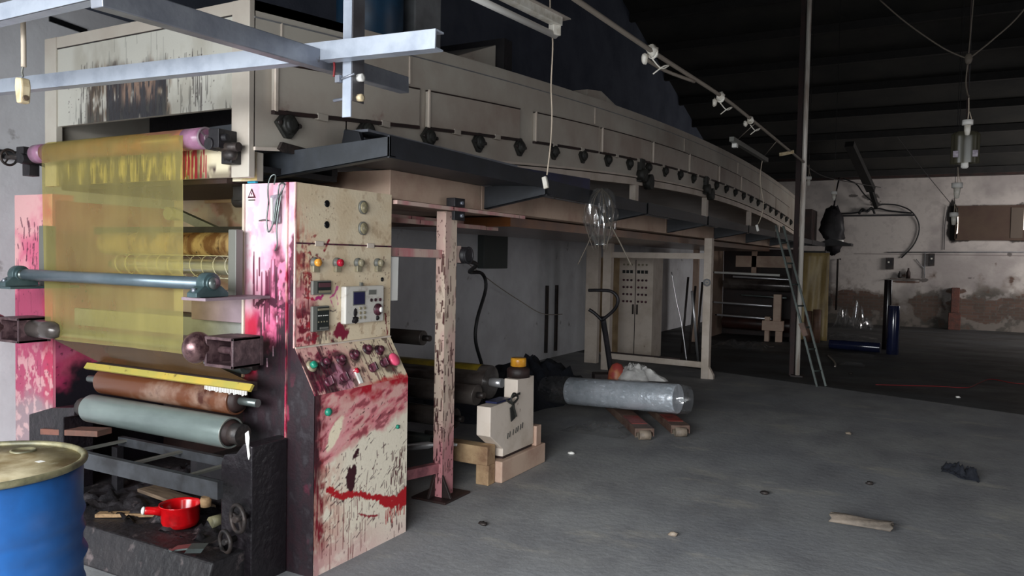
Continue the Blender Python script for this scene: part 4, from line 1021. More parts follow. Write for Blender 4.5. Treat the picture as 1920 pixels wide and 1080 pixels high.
# bearing blocks left and right
q = MB().prism([(-2.94, 0.0), (-2.735, 0.0), (-2.735, .66), (-2.79, .67), (-2.84, .615), (-2.92, .60), (-2.94, .56)], 'y', 2.54, 2.762)
q.build('bearing_block', 'black_ink', st, bevel=.006)
q = MB().prism([(-4.66, .17), (-4.32, .17), (-4.32, .60), (-4.22, .62), (-4.22, .67), (-4.45, .64), (-4.66, .58)], 'y', 2.62, 2.80)
q.build('bearing_block', 'black_ink', st, bevel=.006)
def plate_paint(u, v):
    img = np.ones(u.shape+(3,))*np.array(c(206, 192, 184)); n2 = NC.fbm(u*9+71, v*9+40, 5); n4 = NC.fbm(u*4+84, v*4+49, 5)
    img = mixc(img, c(176, 166, 168), ss(n4, .4, .6)*.7); img = mixc(img, c(190, 120, 126), ss(n2, .60, .70)*.4)
    img = mixc(img, c(120, 84, 60), (1-ss(np.abs(u-.75+(v-.5)*.6+(n2-.5)*.2), .02, .06))*.7)
    return img
q = MB().painted((-4.62, 3.58, .95), (1, 0, 0), (0, 0, 1), 1.56, .98, plate_paint, .01); q.box(-4.62, -3.06, 3.583, 3.60, .95, 1.93)
q.build('rear_plate', 'paint', st)
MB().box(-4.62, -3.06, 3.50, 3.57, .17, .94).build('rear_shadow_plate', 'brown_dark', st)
MB().box(-4.62, -3.06, 3.0, 3.05, 1.655, 1.70).build('cross_bar', 'black', st)
MB().bar((-4.12, 3.2, 1.80), (-3.55, 3.2, 1.62), .04, .05).build('swing_arm', 'grey_duct', st)
MB().cyl((-4.14, 3.16, 1.79), (-4.14, 3.24, 1.79), .04).build('swing_pivot', 'grey_duct', st)
q = MB().prism([(-3.6, 1.66), (-3.1, 1.66), (-3.1, 1.80), (-3.25, 1.79)], 'y', 3.3, 3.34); q.build('gusset', 'grey_duct', st)
q = MB().cyl((-3.25, 2.9, 1.83), (-3.12, 2.9, 1.83), .035); q.box(-3.22, -3.15, 2.85, 2.95, 1.83, 1.90); q.build('hanger_bearing', 'black', st)
q = MB().box(-3.055, -3.0, 2.675, 2.72, 1.34, 1.67); q.build('slide_bar', 'meter_frame', st, bevel=.004)
q = MB().box(-3.45, -3.06, 2.78, 2.86, 1.20, 1.36); q.build('cross_plate', mat('mauve_plate', c(140, 122, 130), .45, col2=c(112, 96, 104), scale=3), st, bevel=.003)
MB().box(-4.6, -3.06, 2.86, 2.90, 1.10, 1.20).build('cross_plate', 'grey_duct', st)

def roller(name, p0, p1, r, m_, label, shaft=.06, sr=.022, shaft_m='dark_iron', group=None, ring=None, hub=None):
    p0 = Vector(p0); p1 = Vector(p1); d = (p1-p0).normalized()
    t = thing(name, label, 'roller', tuple((p0+p1)/2), group)
    MB().cyl(p0, p1, r, n=36).build('barrel', m_, t, bevel=.003)
    q = MB().cyl(p0 - d*shaft, p0, sr, n=14); q.build('shaft', shaft_m, t)
    q = MB().cyl(p1, p1 + d*shaft, sr, n=14); q.build('shaft', shaft_m, t)
    if ring:
        q = MB().torus(p1, d, r-.003, .003); q.build('end_ring', ring, t)
    if hub:
        MB().lathe(p1, d, [(0, r-.01), (.002, r*.75), (.02, r*.7), (.022, .02)], 28).build('hub', hub, t)
    return t
roller('wrapped_roller', (-4.52, 3.02, 1.60), (-3.10, 3.02, 1.60), .07, 'paper_roll', 'paper-wrapped stained roller, upper one behind the yellow film')
sc = roller('spiral_roller', (-4.36, 2.98, 1.475), (-3.10, 2.98, 1.475), .042, 'chrome', 'shiny chrome roller inside a thin white wire coil')
pts = []
for k in range(0, 13*14+1):
    a = 2*math.pi*k/14; pts.append((-4.34 + 1.22*k/(13*14), 2.98+.062*math.cos(a), 1.475+.062*math.sin(a)))
q = MB().tube(pts, .0022, 5, False)
for s in (-1, 1): q.tube([(-4.34, 2.98, 1.475+s*.062), (-3.12, 2.98, 1.475+s*.062)], .002, 5, False)
q.build('wire_coil', 'label_white', sc)
roller('dark_roller', (-4.15, 2.98, 1.17), (-3.10, 2.98, 1.155), .05, 'dark_roll', 'dark smooth roller behind the yellow film, level with the domed motor')
roller('doctor_roller', (-4.62, 2.62, 1.09), (-2.93, 2.62, 1.085), .028, 'steel_grey', 'thin grey roller just under the lower edge of the yellow film')
yb = thing('scraper_bar', 'yellow-stained flat blade bar lying across the front rollers', 'blade', (-3.4, 2.62, .92))
q = MB().obox((-3.41, 2.578, .925), (.63, 0, 0), (0, .010, .014), (0, .006, -.004)); q.build('blade', 'yellow_bar', yb)
MB().box(-4.0, -2.80, 2.592, 2.63, .905, .945).build('blade_holder', 'brown_dark', yb)
q = MB(); rnd = random.Random(31)
for k in range(26):
    x = -3.08 + k*.011
    q.box(x, x+.005, 2.560, 2.568, .893-rnd.random()*.008, .910)
q.build('white_crust', 'label_white', yb)
roller('top_press_roller', (-4.0, 2.72, 1.0), (-2.97, 2.72, 1.0), .045, 'steel_grey', 'grey press roller above the yellow blade bar')
roller('inked_roller', (-4.02, 2.672, .832), (-2.98, 2.672, .832), .072, 'brown_roll', 'orange-brown inked roller with a dark hub above the big grey roller', shaft=.14, sr=.02, shaft_m='steel_grey', hub='brown_dark')
roller('big_grey_roller', (-4.03, 2.60, .69), (-2.94, 2.60, .69), .076, 'roll_grey', 'large smooth grey-green roller, lowest at the front', shaft=.08, sr=.05, ring='meter_frame', hub='brown_dark')
# tray frame below the rollers
tf = thing('drip_frame', 'dark lattice tray frame under the big grey roller', 'frame', (-3.4, 2.6, .40))
q = MB().box(-4.15, -2.80, 2.40, 2.43, .44, .52); q.box(-4.15, -3.0, 2.84, 2.87, .42, .47); q.build('side_rail', mat('rail_dark', c(62, 64, 68), .5, .2, col2=c(40, 40, 42), scale=8), tf)
for x in (-4.1, -3.62, -3.2): MB().box(x, x+.03, 2.43, 2.84, .45, .462).build('cross_strip', 'meter_frame', tf)
MB().box(-3.55, -3.0, 2.86, 3.3, .34, .42).build('rear_shelf', 'black', tf)
MB().box(-4.15, -4.1, 2.44, 2.47, .17, .44).build('leg', 'black', tf)
MB().box(-4.15, -4.1, 2.80, 2.84, .17, .42).build('leg', 'black', tf)
MB().lathe((-2.87, 2.395, .40), (0, 0, 1), [(0, .022), (.03, .026), (.045, .02)], 14).build('end_plug', 'wood_pale', tf)
tag(MB().obox((-4.3, 2.68, .515), (.22, .03, .015), (-.01, .05, 0), (0, 0, .016)).build('wood_block', mat('brick_wood', c(118, 76, 64), .8, col2=c(90, 66, 56), scale=8)), 'reddish wooden offcut on the drip frame by the blue drum', 'wood')

tag(MB().prism([(-2.775, .72), (-2.755, .735), (-2.748, .70), (-2.752, .66), (-2.744, .62), (-2.75, .60), (-2.758, .615), (-2.764, .66), (-2.772, .68)], 'y', 2.534, 2.538).build('torn_label', 'label_white'), 'torn strip of white paper stuck to the top of the dark bearing block', 'paper')
# teal bar with its two pillow blocks in front of the film
tb = thing('guide_bar_roller', 'grey-blue guide bar with green bearing blocks in front of the yellow film', 'roller', (-3.6, 2.45, 1.41))
MB().cyl((-4.38, 2.45, 1.415), (-2.90, 2.45, 1.41), .030, n=28).build('bar', 'teal_bar', tb)
for x, s in ((-4.45, 1), (-2.93, 1)):
    q = MB().lathe((x-.02, 2.45, 1.413), (1, 0, 0), [(0, .05), (.05, .05), (.052, .035), (.058, .034)], 24)
    q.prism([(2.36, 1.35), (2.54, 1.35), (2.54, 1.37), (2.50, 1.40), (2.40, 1.40), (2.36, 1.37)], 'x', x-.03, x+.035)
    pb = q.build('bearing_block', 'teal', tb, bevel=.003)
    MB().lathe((x+.035, 2.45, 1.413), (1, 0, 0), [(0, .028), (.012, .026), (.014, 0)], 18).build('shaft_end', 'steel_grey', pb)
    for yy in (2.375, 2.525): MB().cyl((x, yy, 1.37), (x, yy, 1.392), .010, n=8).build('bolt', 'galv', pb)
q = MB().box(-3.02, -2.86, 2.38, 2.765, 1.335, 1.348); q.build('mounting_plate', 'mauve_plate', tb)
q = MB().box(-4.72, -4.40, 2.38, 2.765, 1.335, 1.348); q.build('mounting_plate', 'teal', tb)
# domed motors at both ends of the thin roller
for i, x in enumerate((-3.035, -4.72)):
    t = thing('domed_actuator', ['rusty domed actuator with bracket at the right of the film', 'rusty domed actuator with bracket at the left edge behind the drum'][i], 'motor', (x, 2.5, 1.1), 'domed actuators at the ends of the thin grey roller')
    MB().ell((x+.05, 2.44, 1.112), .062, .072, .075, 32, 20).build('dome', 'dome_iron', t)
    x0 = x+.095
    MB().box(x0, x0+.015, 2.44, 2.60, 1.03, 1.17).build('flange', 'box_iron', t, bevel=.003)
    q = MB().box(x0+.015, x0+.19, 2.60, 2.62, 1.03, 1.17); q.box(x0+.015, x0+.19, 2.44, 2.60, 1.155, 1.17); q.box(x0+.015, x0+.19, 2.44, 2.60, 1.03, 1.045); q.box(x0+.175, x0+.19, 2.44, 2.60, 1.03, 1.17)
    q.build('bracket', 'box_iron', t, bevel=.003)
    MB().cyl((x0+.015, 2.52, 1.10), (x0+.175, 2.52, 1.10), .018, n=14).cyl((x0+.12, 2.52, 1.10), (x0+.17, 2.52, 1.10), .04, n=16).build('coupling', 'box_iron', t)
    for zz in (1.155, 1.045): MB().cyl((x0-.012, 2.455, zz), (x0, 2.455, zz), .009, n=8).build('bolt', 'galv', t)
    if i == 1: MB().lathe((x0+.19, 2.52, 1.11), (1, 0, 0), [(0, .05), (.18, .05), (.23, .035), (.245, 0)], 24).build('end_cone', 'dark_roll', t)
# guide roller at the tunnel mouth
gr = thing('mouth_roller', 'pink and orange stained guide roller across the tunnel mouth', 'roller', (-3.8, 2.58, 2.10))
MB().cyl((-4.50, 2.58, 2.095), (-3.10, 2.58, 2.105), .052, n=36).build('barrel', 'pink_roll', gr)
MB().cyl((-4.501, 2.58, 2.095), (-4.40, 2.58, 2.0957), .0526, n=36).build('stained_end', 'purple_band', gr)
MB().cyl((-3.23, 2.58, 2.104), (-3.099, 2.58, 2.105), .0526, n=36).build('stained_end', 'purple_band', gr)
q = MB().torus((-3.10, 2.58, 2.105), (1, 0, 0), .048, .006); 
for k in range(3):
    a = k*2*math.pi/3+.4; q.bar((-3.10, 2.58, 2.105), (-3.10, 2.58+.046*math.cos(a), 2.105+.046*math.sin(a)), .008, .008, (1, 0, 0))
q.cyl((-3.105, 2.58, 2.105), (-3.09, 2.58, 2.105), .016, n=14); q.build('spoked_end', 'mauve_plate', gr)
for s, x in ((1, -3.07), (-1, -4.56)):
    q = MB().cyl((x, 2.58, 2.10), (x+s*.12, 2.58, 2.10), .018, n=14); q.box(x+s*.02, x+s*.09, 2.55, 2.66, 2.05, 2.14); q.box(x+s*.05, x+s*.12, 2.60, 2.66, 1.98, 2.08)
    q.cyl((x+s*.03, 2.54, 2.07), (x+s*.03, 2.60, 2.07), .03, n=12)
    q.build('bearing', 'black', gr, bevel=.003)
q = MB().torus((-4.78, 2.58, 2.09), (1, 0, 0), .045, .007)
for k in range(3):
    a = k*2*math.pi/3; q.bar((-4.78, 2.58, 2.09), (-4.78, 2.58+.044*math.cos(a), 2.09+.044*math.sin(a)), .008, .008, (1, 0, 0))
q.cyl((-4.80, 2.58, 2.09), (-4.66, 2.58, 2.09), .014, n=12); q.build('handwheel', 'dark_iron', gr)
q = MB().cyl((-3.02, 2.60, 2.06), (-2.90, 2.60, 2.055), .022, n=14); q.ell((-2.97, 2.61, 2.02), .04, .03, .03, 12, 8, .3, 2); q.build('adjuster', 'dark_iron', gr)
# yellow film: over the mouth roller and down to the lower rollers
def film(u, v):
    x = -4.36 + 1.16*u
    w_ = .006*math.sin(9*u+2*v) + .004*math.sin(23*u)
    if v < .12:
        a = math.pi/2*(v/.12); return (x, 2.58-.054*math.sin(a), 2.10+.054*math.cos(a))
    t = (v-.12)/.88
    return (x + .02*t, 2.526 - .0*t + w_*t, 2.10 - 1.04*t)
q = MB().surf(film, 30, 40)
tag(q.build('yellow_film', 'film_yellow', org=(-3.85, 2.52, 1.05)), 'sheet of see-through yellow film hanging from the tunnel mouth roller', 'film')
# second, browner run of film down to the inked rollers
def film2(u, v):
    x = -4.42 + 1.14*u + (.44*v) - .0
    return (x*(1) + 0, 2.60 + .03*v, 1.055 - .12*v + .004*math.sin(14*u))
q = MB().surf(film2, 24, 8)
tag(q.build('brown_film', film_mat('film_brown', c(150, 116, 70), c(90, 66, 40), .6, .25, .08, .15), org=(-3.8, 2.61, .93)), 'short brownish run of film between the thin grey roller and the blade bar', 'film')
# ------------------------------------------------------------------ spattered post, portal frame, rewinder
def post_paint(u, v):
    img = np.ones(u.shape+(3,))*np.array(c(208, 188, 170)); z = v
    n = NC.fbm(u*9+261, z*5); n2 = NC.fbm(u*30+271, z*12, 5)
    img = mixc(img, c(196, 156, 150), ss(n, .4, .6)*.6)
    img = mixc(img, c(176, 104, 116), ss(.75-z+(n-.5)*.5, 0, .5)*.8)
    img = mixc(img, c(110, 84, 70), ss(n2, .64, .7)*.6)
    rnd = random.Random(40+int(u.max()*1000))
    W_ = u.max()
    img = drips(img, u, v, 34, (0, W_, .12, .95), (.015, .07), (.004, .008), c(56, 18, 26), rnd, .95)
    img = drips(img, u, v, 16, (0, W_, .6, 1.6), (.02, .12), (.006, .014), c(70, 24, 28), rnd, .9)
    img = spots(img, u, v, 90, (0, W_, 0, 1.8), (.002, .007), c(70, 22, 30), rnd)
    return img
t = thing('support_post', 'cream post with pink stains and dark ink drips beside the control cabinet', 'post', (-2.78, 4.2, 0))
q = MB().painted((-2.79, 4.10, .015), (1, 0, 0), (0, 0, 1), .07, 1.83, post_paint, .004)
q.painted((-2.72, 4.10, .015), (0, 1, 0), (0, 0, 1), .13, 1.83, post_paint, .004)
q.box(-2.789, -2.721, 4.101, 4.229, .015, 1.845)
q.build('post', 'paint', t, defcol=c(214, 184, 164))
q = MB().box(-2.90, -2.64, 4.02, 4.32, 0, .015); q.prism([(4.03, .015), (4.10, .015), (4.10, .16)], 'x', -2.79, -2.77); q.prism([(4.23, .16), (4.23, .015), (4.30, .015)], 'x', -2.79, -2.77); q.prism([(-2.72, .015), (-2.65, .015), (-2.72, .16)], 'y', 4.10, 4.12)
q.build('foot', 'brown_dark', t, bevel=.003)
tag(MB().bar((-2.77, 3.53, 1.58), (-2.77, 4.098, 1.575), .05, .05).build('cross_rail', 'pink_cream'), 'level pinkish rail joining the control cabinet to the spattered post', 'rail')
tag(MB().bar((-2.77, 3.53, .26), (-2.77, 4.098, .20), .05, .06).build('foot_rail', mat('rail_pink', c(176, 110, 116), .5, col2=c(120, 70, 78), scale=10)), 'low pink rail between the control cabinet and the foot of the spattered post', 'rail')
t = thing('pulley', 'small black-rimmed disc clamp on the rear of the spattered post', 'pulley', (-2.74, 4.24, 1.57))
MB().cyl((-2.77, 4.33, 1.57), (-2.69, 4.33, 1.57), .055, n=24).torus((-2.69, 4.33, 1.57), (1, 0, 0), .05, .008).build('disc', 'black', t)
MB().box(-2.77, -2.73, 4.231, 4.30, 1.52, 1.63).build('plate', 'pink_cream', t)

t = thing('portal_frame', 'tall white portal frame with top and bottom rails under the tunnel', 'frame', (-3.4, 10.3, 0))
for x0, x1 in ((-4.14, -4.02), (-2.70, -2.60)): MB().box(x0, x1, 10.28, 10.40, 0, 1.88).build('upright', 'cream', t, bevel=.004)
MB().box(-4.02, -2.70, 10.30, 10.36, 1.60, 1.68).build('rail', 'cream', t, bevel=.003)
MB().bar((-4.02, 10.33, .20), (-2.70, 10.33, .18), .05, .08).build('rail', 'cream', t, bevel=.003)
MB().bar((-4.02, 10.33, .25), (-3.0, 10.33, .235), .02, .02).build('edge_strip', 'brown_dark', t)
q = MB().torus((-2.65, 10.275, 1.29), (0, 1, 0), .04, .012).cyl((-2.65, 10.26, 1.29), (-2.65, 10.28, 1.29), .018, n=12); q.build('ring', 'grey_duct', t)
MB().prism([(-2.60, 0), (-2.54, 0), (-2.54, .05), (-2.60, .16)], 'y', 10.30, 10.38).build('foot', 'cream', t)
tag(MB().box(-4.64, -4.44, 10.85, 10.95, 0, 1.78).build('rear_post', 'cream', bevel=.004), 'pale post left of the portal frame behind the pallet truck handle', 'post')
MB_ = MB().box(-4.15, -4.05, 15.0, 15.1, 0, 1.87)
tag(MB_.build('rear_post', 'duct_cream'), 'pale post under the tunnel beside the rear station', 'post')

# rewinder
t = thing('rewinder', 'cream rewinder end block with chamfered corner on a low base rail', 'machine', (-2.7, 4.8, 0))
MB().prism([(4.50, .345), (4.50, .545), (4.88, .55), (4.88, .685), (5.14, .685), (5.15, .17), (4.68, .17), (4.68, .225)], 'x', -2.71, -2.60).build('end_block', 'cream', t, bevel=.005)
MB().box(-2.78, -2.57, 4.62, 5.30, 0, .15).build('base_rail', 'duct_cream', t, bevel=.008)
MB().box(-2.70, -2.61, 4.7, 5.14, .15, .17).build('gap', 'brown_dark', t)
MB().box(-3.05, -2.62, 4.50, 4.61, .14, .27).build('cross_beam', 'wood_box', t, bevel=.005)
MB().box(-2.72, -2.62, 4.52, 4.61, 0, .14).build('beam_leg', 'wood_box', t, bevel=.004)
MB().box(-2.78, -2.58, 5.16, 5.24, .15, .30).build('rear_lug', 'duct_cream', t, bevel=.004)
q = MB().tube([(-2.59, 4.70, .57), (-2.585, 4.78, .53), (-2.585, 4.86, .56), (-2.585, 4.80, .60), (-2.585, 4.76, .56), (-2.585, 4.80, .50), (-2.585, 4.84, .43)], .008, 6); q.obox((-2.592, 4.80, .46), (.003, 0, 0), (0, .03, .01), (0, -.01, .05)); q.obox((-2.59, 4.84, .58), (.003, 0, 0), (0, .06, .005), (0, 0, .008))
q.build('hanging_lock', 'bearing', t)
for k, yy in enumerate((4.74, 4.77, 4.82, 4.86, 4.89, 4.93, 4.96)): MB().bar((-2.598, yy, .285+.006*k), (-2.598, yy+.008, .325+.006*k), .004, .007, (1, 0, 0)).build('pen_mark', 'bearing', t)
MB().box(-4.3, -4.2, 4.5, 5.3, 0, .75).build('far_end_block', 'duct_cream', t)
MB().box(-2.70, -2.61, 4.6, 4.80, .552, .565).build('blue_pad', 'blue_panel', t)
wrl = roller('winding_roll', (-4.15, 4.98, .63), (-2.88, 4.98, .63), .125, 'dark_roll', 'big rewind roll of dark film with a yellow top, behind the cream end block', shaft=.10, sr=.035, shaft_m='chrome')
def yarc(u, v):
    a = math.radians(68+66*v); return (-4.15+1.2*u, 4.98-.1265*math.cos(math.pi-a)*-1*-1, .63+.1265*math.sin(a))
MB().surf(yarc, 6, 10).build('yellow_film_edge', mat('yellow_edge', c(160, 138, 42), .3, col2=c(96, 82, 34), scale=5), wrl)
roller('nip_roller', (-4.1, 4.72, .575), (-2.84, 4.72, .575), .075, 'dark_roll', 'dark glossy nip roller just in front of the big rewind roll')
roller('press_roller', (-4.1, 4.66, .40), (-2.98, 4.66, .40), .07, 'dark_roll', 'dark steel roller below the glossy nip roller')
roller('low_roller', (-4.1, 4.70, .20), (-3.2, 4.70, .20), .05, 'steel_grey', 'thin steel roller lowest in the rewinder')
roller('black_roller', (-4.1, 4.7, .955), (-3.30, 4.7, .955), .055, 'dark_roll', 'black roller with a pointed shaft end behind the control cabinet')
hw = thing('handwheel', 'small spoked dark handwheel under the rewinder rollers', 'wheel', (-3.06, 4.62, .285))
q = MB().torus((-3.06, 4.60, .285), (1, -.3, 0), .055, .009)
for k in range(3):
    a = k*2*math.pi/3+.5; q.bar((-3.06, 4.60, .285), (-3.06+.015*math.cos(a), 4.60+.05*math.cos(a), .285+.052*math.sin(a)), .01, .01, (1, 0, 0))
q.build('wheel', 'steel_grey', hw)
MB().cyl((-3.20, 4.60, .285), (-3.05, 4.60, .285), .014, n=10).build('shaft', 'dark_iron', hw)
tag(MB().lathe((-2.66, 5.0, .686), (0, 0, 1), [(0, .085), (.06, .085), (.075, .06), (.078, .02)], 20).build('bearing_cap', 'brown_dark'), 'dark brown round bearing cap on top of the rewinder block', 'cap')
q = MB().lathe((-2.66, 5.0, .765), (0, 0, 1), [(0, .055), (.003, .058), (.045, .058), (.062, .056), (.062, .036)], 28)
tag(q.build('tape_roll', 'tape_yellow'), 'roll of yellow packing tape standing on the rewinder block', 'tape')
q = MB(); rnd = random.Random(3)
q.tube([(-3.5, 4.2, .26), (-3.2, 4.28, .24), (-2.98, 4.32, .275), (-2.86, 4.36, .29), (-2.80, 4.40, .285)], .022, 8, rr=[.012, .02, .026, .016, .022, .012])
tag(q.build('twisted_film', 'chrome'), 'twisted silvery strip of film lying over the rewinder cross beam', 'film')
# floor mass behind rewinder
def heap(name, cx, cy, rx, ry, h, m_, label, cat, seed, n=34):
    nz = Noise(seed)
    def f(u, v):
        r = v; a = 2*math.pi*u
        k = 1 + .25*math.sin(3*a+seed) + .12*math.sin(7*a+seed*2)
        x = cx + rx*r*k*math.cos(a); y_ = cy + ry*r*k*math.sin(a)
        w_ = float(nz.fbm(np.array([x*9/ max(rx, .2)]), np.array([y_*9/max(rx, .2)]), 4)[0])
        z = h*(1-r**2)*(.5+w_) if r < .999 else 0.0
        return (x, y_, max(z, 0) + .003)
    q = MB().surf(f, n, 14)
    return tag(q.build(name, m_, org=(cx, cy, 0)), label, cat)
heap('tarpaulin', -3.95, 7.7, .62, .8, .40, 'cloth_dark', 'crumpled black tarpaulin heap on the floor behind the rewinder', 'tarpaulin', 5)
heap('rag_heap', -4.3, 6.4, .5, .6, .25, 'cloth_dark', 'low dark heap of rags by the left wall behind the rewinder', 'rags', 8)

# control cabinet at the back with button rows
t = thing('rear_cabinet', 'tall cream electrical cabinet with rows of dark buttons beyond the portal frame', 'cabinet', (-4.3, 12.1, 0))
MB().box(-4.82, -3.93, 11.9, 12.4, 0, 1.62).build('body', 'cream', t, bevel=.005)
MB().box(-4.82, -4.50, 11.88, 11.898, .05, 1.60).build('cardboard_sheet', mat('tan_sheet', c(186, 160, 122), .6, col2=c(150, 124, 92), scale=4), t)
q = MB(); rnd = random.Random(4)
for k in range(2):
    for zz in (.55, .92): 
        for j in range(9): q.box(-4.715+.0*k, -4.69, 11.872, 11.88, zz+.04*j, zz+.04*j+.022)
q.build('sheet_marks', 'brown_dark', t)
for col_ in range(2):
    x0 = -4.42 + .25*col_
    for r_ in range(6):
        for k in range(3):
            x = x0 + .065*k; z = 1.50 - .115*r_ - (.02 if r_ > 1 else 0)
            if r_ == 0: MB().lathe((x, 11.898, z), (0, -1, 0), [(0, .018), (.008, .018)], 10).build('lamp', 'lamp_grey', t)
            elif r_ == 1: MB().box(x-.022, x+.022, 11.885, 11.898, z-.025, z+.025).build('meter', 'meter_black', t)
            else: MB().lathe((x, 11.898, z), (0, -1, 0), [(0, .02), (.02, .016)], 10).build('button', 'knob_dark', t)
MB().box(-4.225, -4.215, 11.893, 11.90, .06, 1.58).build('door_seam', 'brown_dark', t)
for x in (-4.25, -4.18): MB().box(x-.01, x+.01, 11.87, 11.898, .70, .86).build('door_handle', 'brown_dark', t)

# leaning rods and steel bar behind the portal frame
tag(MB().cyl((-3.17, 11.9, 0), (-3.20, 11.55, 1.12), .02, n=12).build('chrome_bar', 'chrome'), 'shiny upright steel bar leaning inside the portal frame', 'bar')
tag(MB().tube([(-3.26, 11.6, .0), (-3.36, 11.6, .6), (-3.46, 11.6, 1.0), (-3.54, 11.6, 1.4)], .009, 6).build('wire_strip', 'chrome'), 'thin bent bright strip leaning behind the portal frame', 'strip')
for i, (x, h_, lb) in enumerate([(-3.75, 1.3, 'tallest dark rod leaning at the wall behind the portal frame'), (-3.62, 1.15, 'middle dark rod leaning at the wall behind the portal frame'), (-3.5, 1.22, 'dark rod nearest the shiny bar behind the portal frame')]):
    tag(MB().cyl((x, 13.0, 0), (x+.02, 13.2, h_), .02, n=8).build('leaning_rod', 'dark_iron'), lb, 'rod')

# ------------------------------------------------------------------ pallet truck with the wrapped roll
t = thing('pallet_truck', 'low red and brown pallet truck with black loop handle', 'pallet truck', (-2.5, 6.95, 0))
for (a, b_) in (((-2.95, 7.62), (-2.16, 6.42)), ((-2.62, 7.85), (-1.93, 6.72))):
    va = Vector((*a, 0)); vb = Vector((*b_, 0)); d = (vb-va).normalized(); n_ = Vector((-d.y, d.x, 0))
    f = MB().obox((va+vb)/2 + Vector((0, 0, .085)), (vb-va)/2, n_*.085, (0, 0, .018)); f.obox((va+vb)/2 - n_*.08 + Vector((0, 0, .06)), (vb-va)/2, n_*.006, (0, 0, .03)); f.obox((va+vb)/2 + n_*.08 + Vector((0, 0, .06)), (vb-va)/2, n_*.006, (0, 0, .03))
    fk = f.build('fork', 'red_brown', t, bevel=.004)
    MB().obox((va*.25+vb*.75) + Vector((0, 0, .1045)), (vb-va)*.12, n_*.07, (0, 0, .002)).build('worn_paint', 'red_paint', fk)
    MB().cyl(vb - d*.10 - n_*.06 + Vector((0, 0, .04)), vb - d*.10 + n_*.06 + Vector((0, 0, .04)), .038, n=20).cyl(vb-n_*.05 + Vector((0, 0, .045)), vb+n_*.05+Vector((0, 0, .045)), .042, n=20).build('fork_wheel', 'rubber', fk)
MB().obox((-2.93, 7.82, .20), (.24, .15, 0), (-.05, .08, 0), (0, 0, .15)).build('head', 'brown_dark', t, bevel=.01)
q = MB().tube([(-3.06, 7.92, .30), (-3.07, 7.82, .6), (-3.08, 7.68, .95)], .03, 10); q.build('drawbar', 'black', t)
q = MB().tube([(-3.08, 7.66, .92), (-2.96, 7.65, 1.02), (-2.90, 7.63, 1.10), (-2.90, 7.62, 1.18), (-2.97, 7.61, 1.235), (-3.10, 7.61, 1.24), (-3.22, 7.61, 1.235)], .018, 8)
q.tube([(-3.08, 7.66, .92), (-3.16, 7.65, .99), (-3.22, 7.63, 1.03)], .018, 8); q.build('loop_handle', 'black', t)
q = MB().lathe((-2.80, 7.4, .11), (0, 0, 1), [(0, .10), (.22, .095), (.32, .085), (.39, .05), (.41, 0)], 22)
q.build('pump_housing', mat('red_orange', c(150, 62, 56), .5, col2=c(166, 100, 60), scale=6, lo=.5, hi=.6), t)
wr_ = thing('wrapped_roll', 'large silver roll of film wrapped in clear plastic on the pallet truck', 'roll', (-2.55, 7.0, .27))
A = Vector((-3.16, 7.05, .245)); B = Vector((-2.02, 6.93, .30)); d = (B-A).normalized()
MB().cyl(A, B, .135, n=48).build('roll', 'silver_film', wr_, bevel=.004)
# crinkled sleeve over and past both ends
nz = Noise(77)
def sleeve(u, v):
    p = A - d*.30 + (B - A + d*.40)*u; a = 2*math.pi*v; uu_, vv_ = basis(d)
    e = max(0, .19-u)/.19; e2 = max(0, u-.90)/.10
    r = .140*(1-.12*e*e-.10*e2*e2) + .026*(float(nz.fbm(np.array([u*42]), np.array([abs(math.sin(a/2))*14]), 3)[0])-.5)
    q_ = p + r*(math.cos(a)*uu_ + math.sin(a)*vv_); q_.z = max(q_.z, .11)
    return tuple(q_)
MB().surf(sleeve, 110, 60).build('plastic_sleeve', 'film_clear', wr_)
heap('white_cloth', -2.62, 7.45, .26, .17, .14, 'cloth_white', 'crumpled white plastic sack lying on the wrapped silver roll', 'sack', 13).location.z = .36
# crumpled clear film on the floor
def crumple(cx, cy, rx, ry, h, seed, label, m_='film_clear', n=26):
    nz = Noise(seed)
    def f(u, v):
        x = cx+rx*(u*2-1); y_ = cy+ry*(v*2-1); w_ = float(nz.fbm(np.array([u*7]), np.array([v*7]), 4)[0]); e = 1-max(abs(u*2-1), abs(v*2-1))**3
        return (x+.1*rx*(w_-.5), y_, .004+h*e*max(0, w_-.3)*1.6)
    return tag(MB().surf(f, n, n, smooth=False).build('crumpled_film', m_, org=(cx, cy, 0)), label, 'plastic film')
crumple(-2.62, 6.55, .30, .22, .12, 41, 'crumpled clear film on the floor in front of the pallet truck forks')
crumple(-1.9, 18.0, .9, .5, .18, 42, 'clear film heap on the floor by the back wall', n=30)
crumple(-1.75, 21.2, .45, .5, .9, 43, 'tangle of clear film standing against the back wall by the rear station', n=30)
crumple(-3.1, 14.6, .5, .5, .2, 44, 'pale film scraps at the foot of the rear station')
crumple(-1.15, 14.6, .3, .2, .06, 45, 'thin strips of film on the floor in front of the lying blue roll')
crumple(-1.07, 13.1, .18, .12, .08, 46, 'small bright film scrap on the brown floor stain')

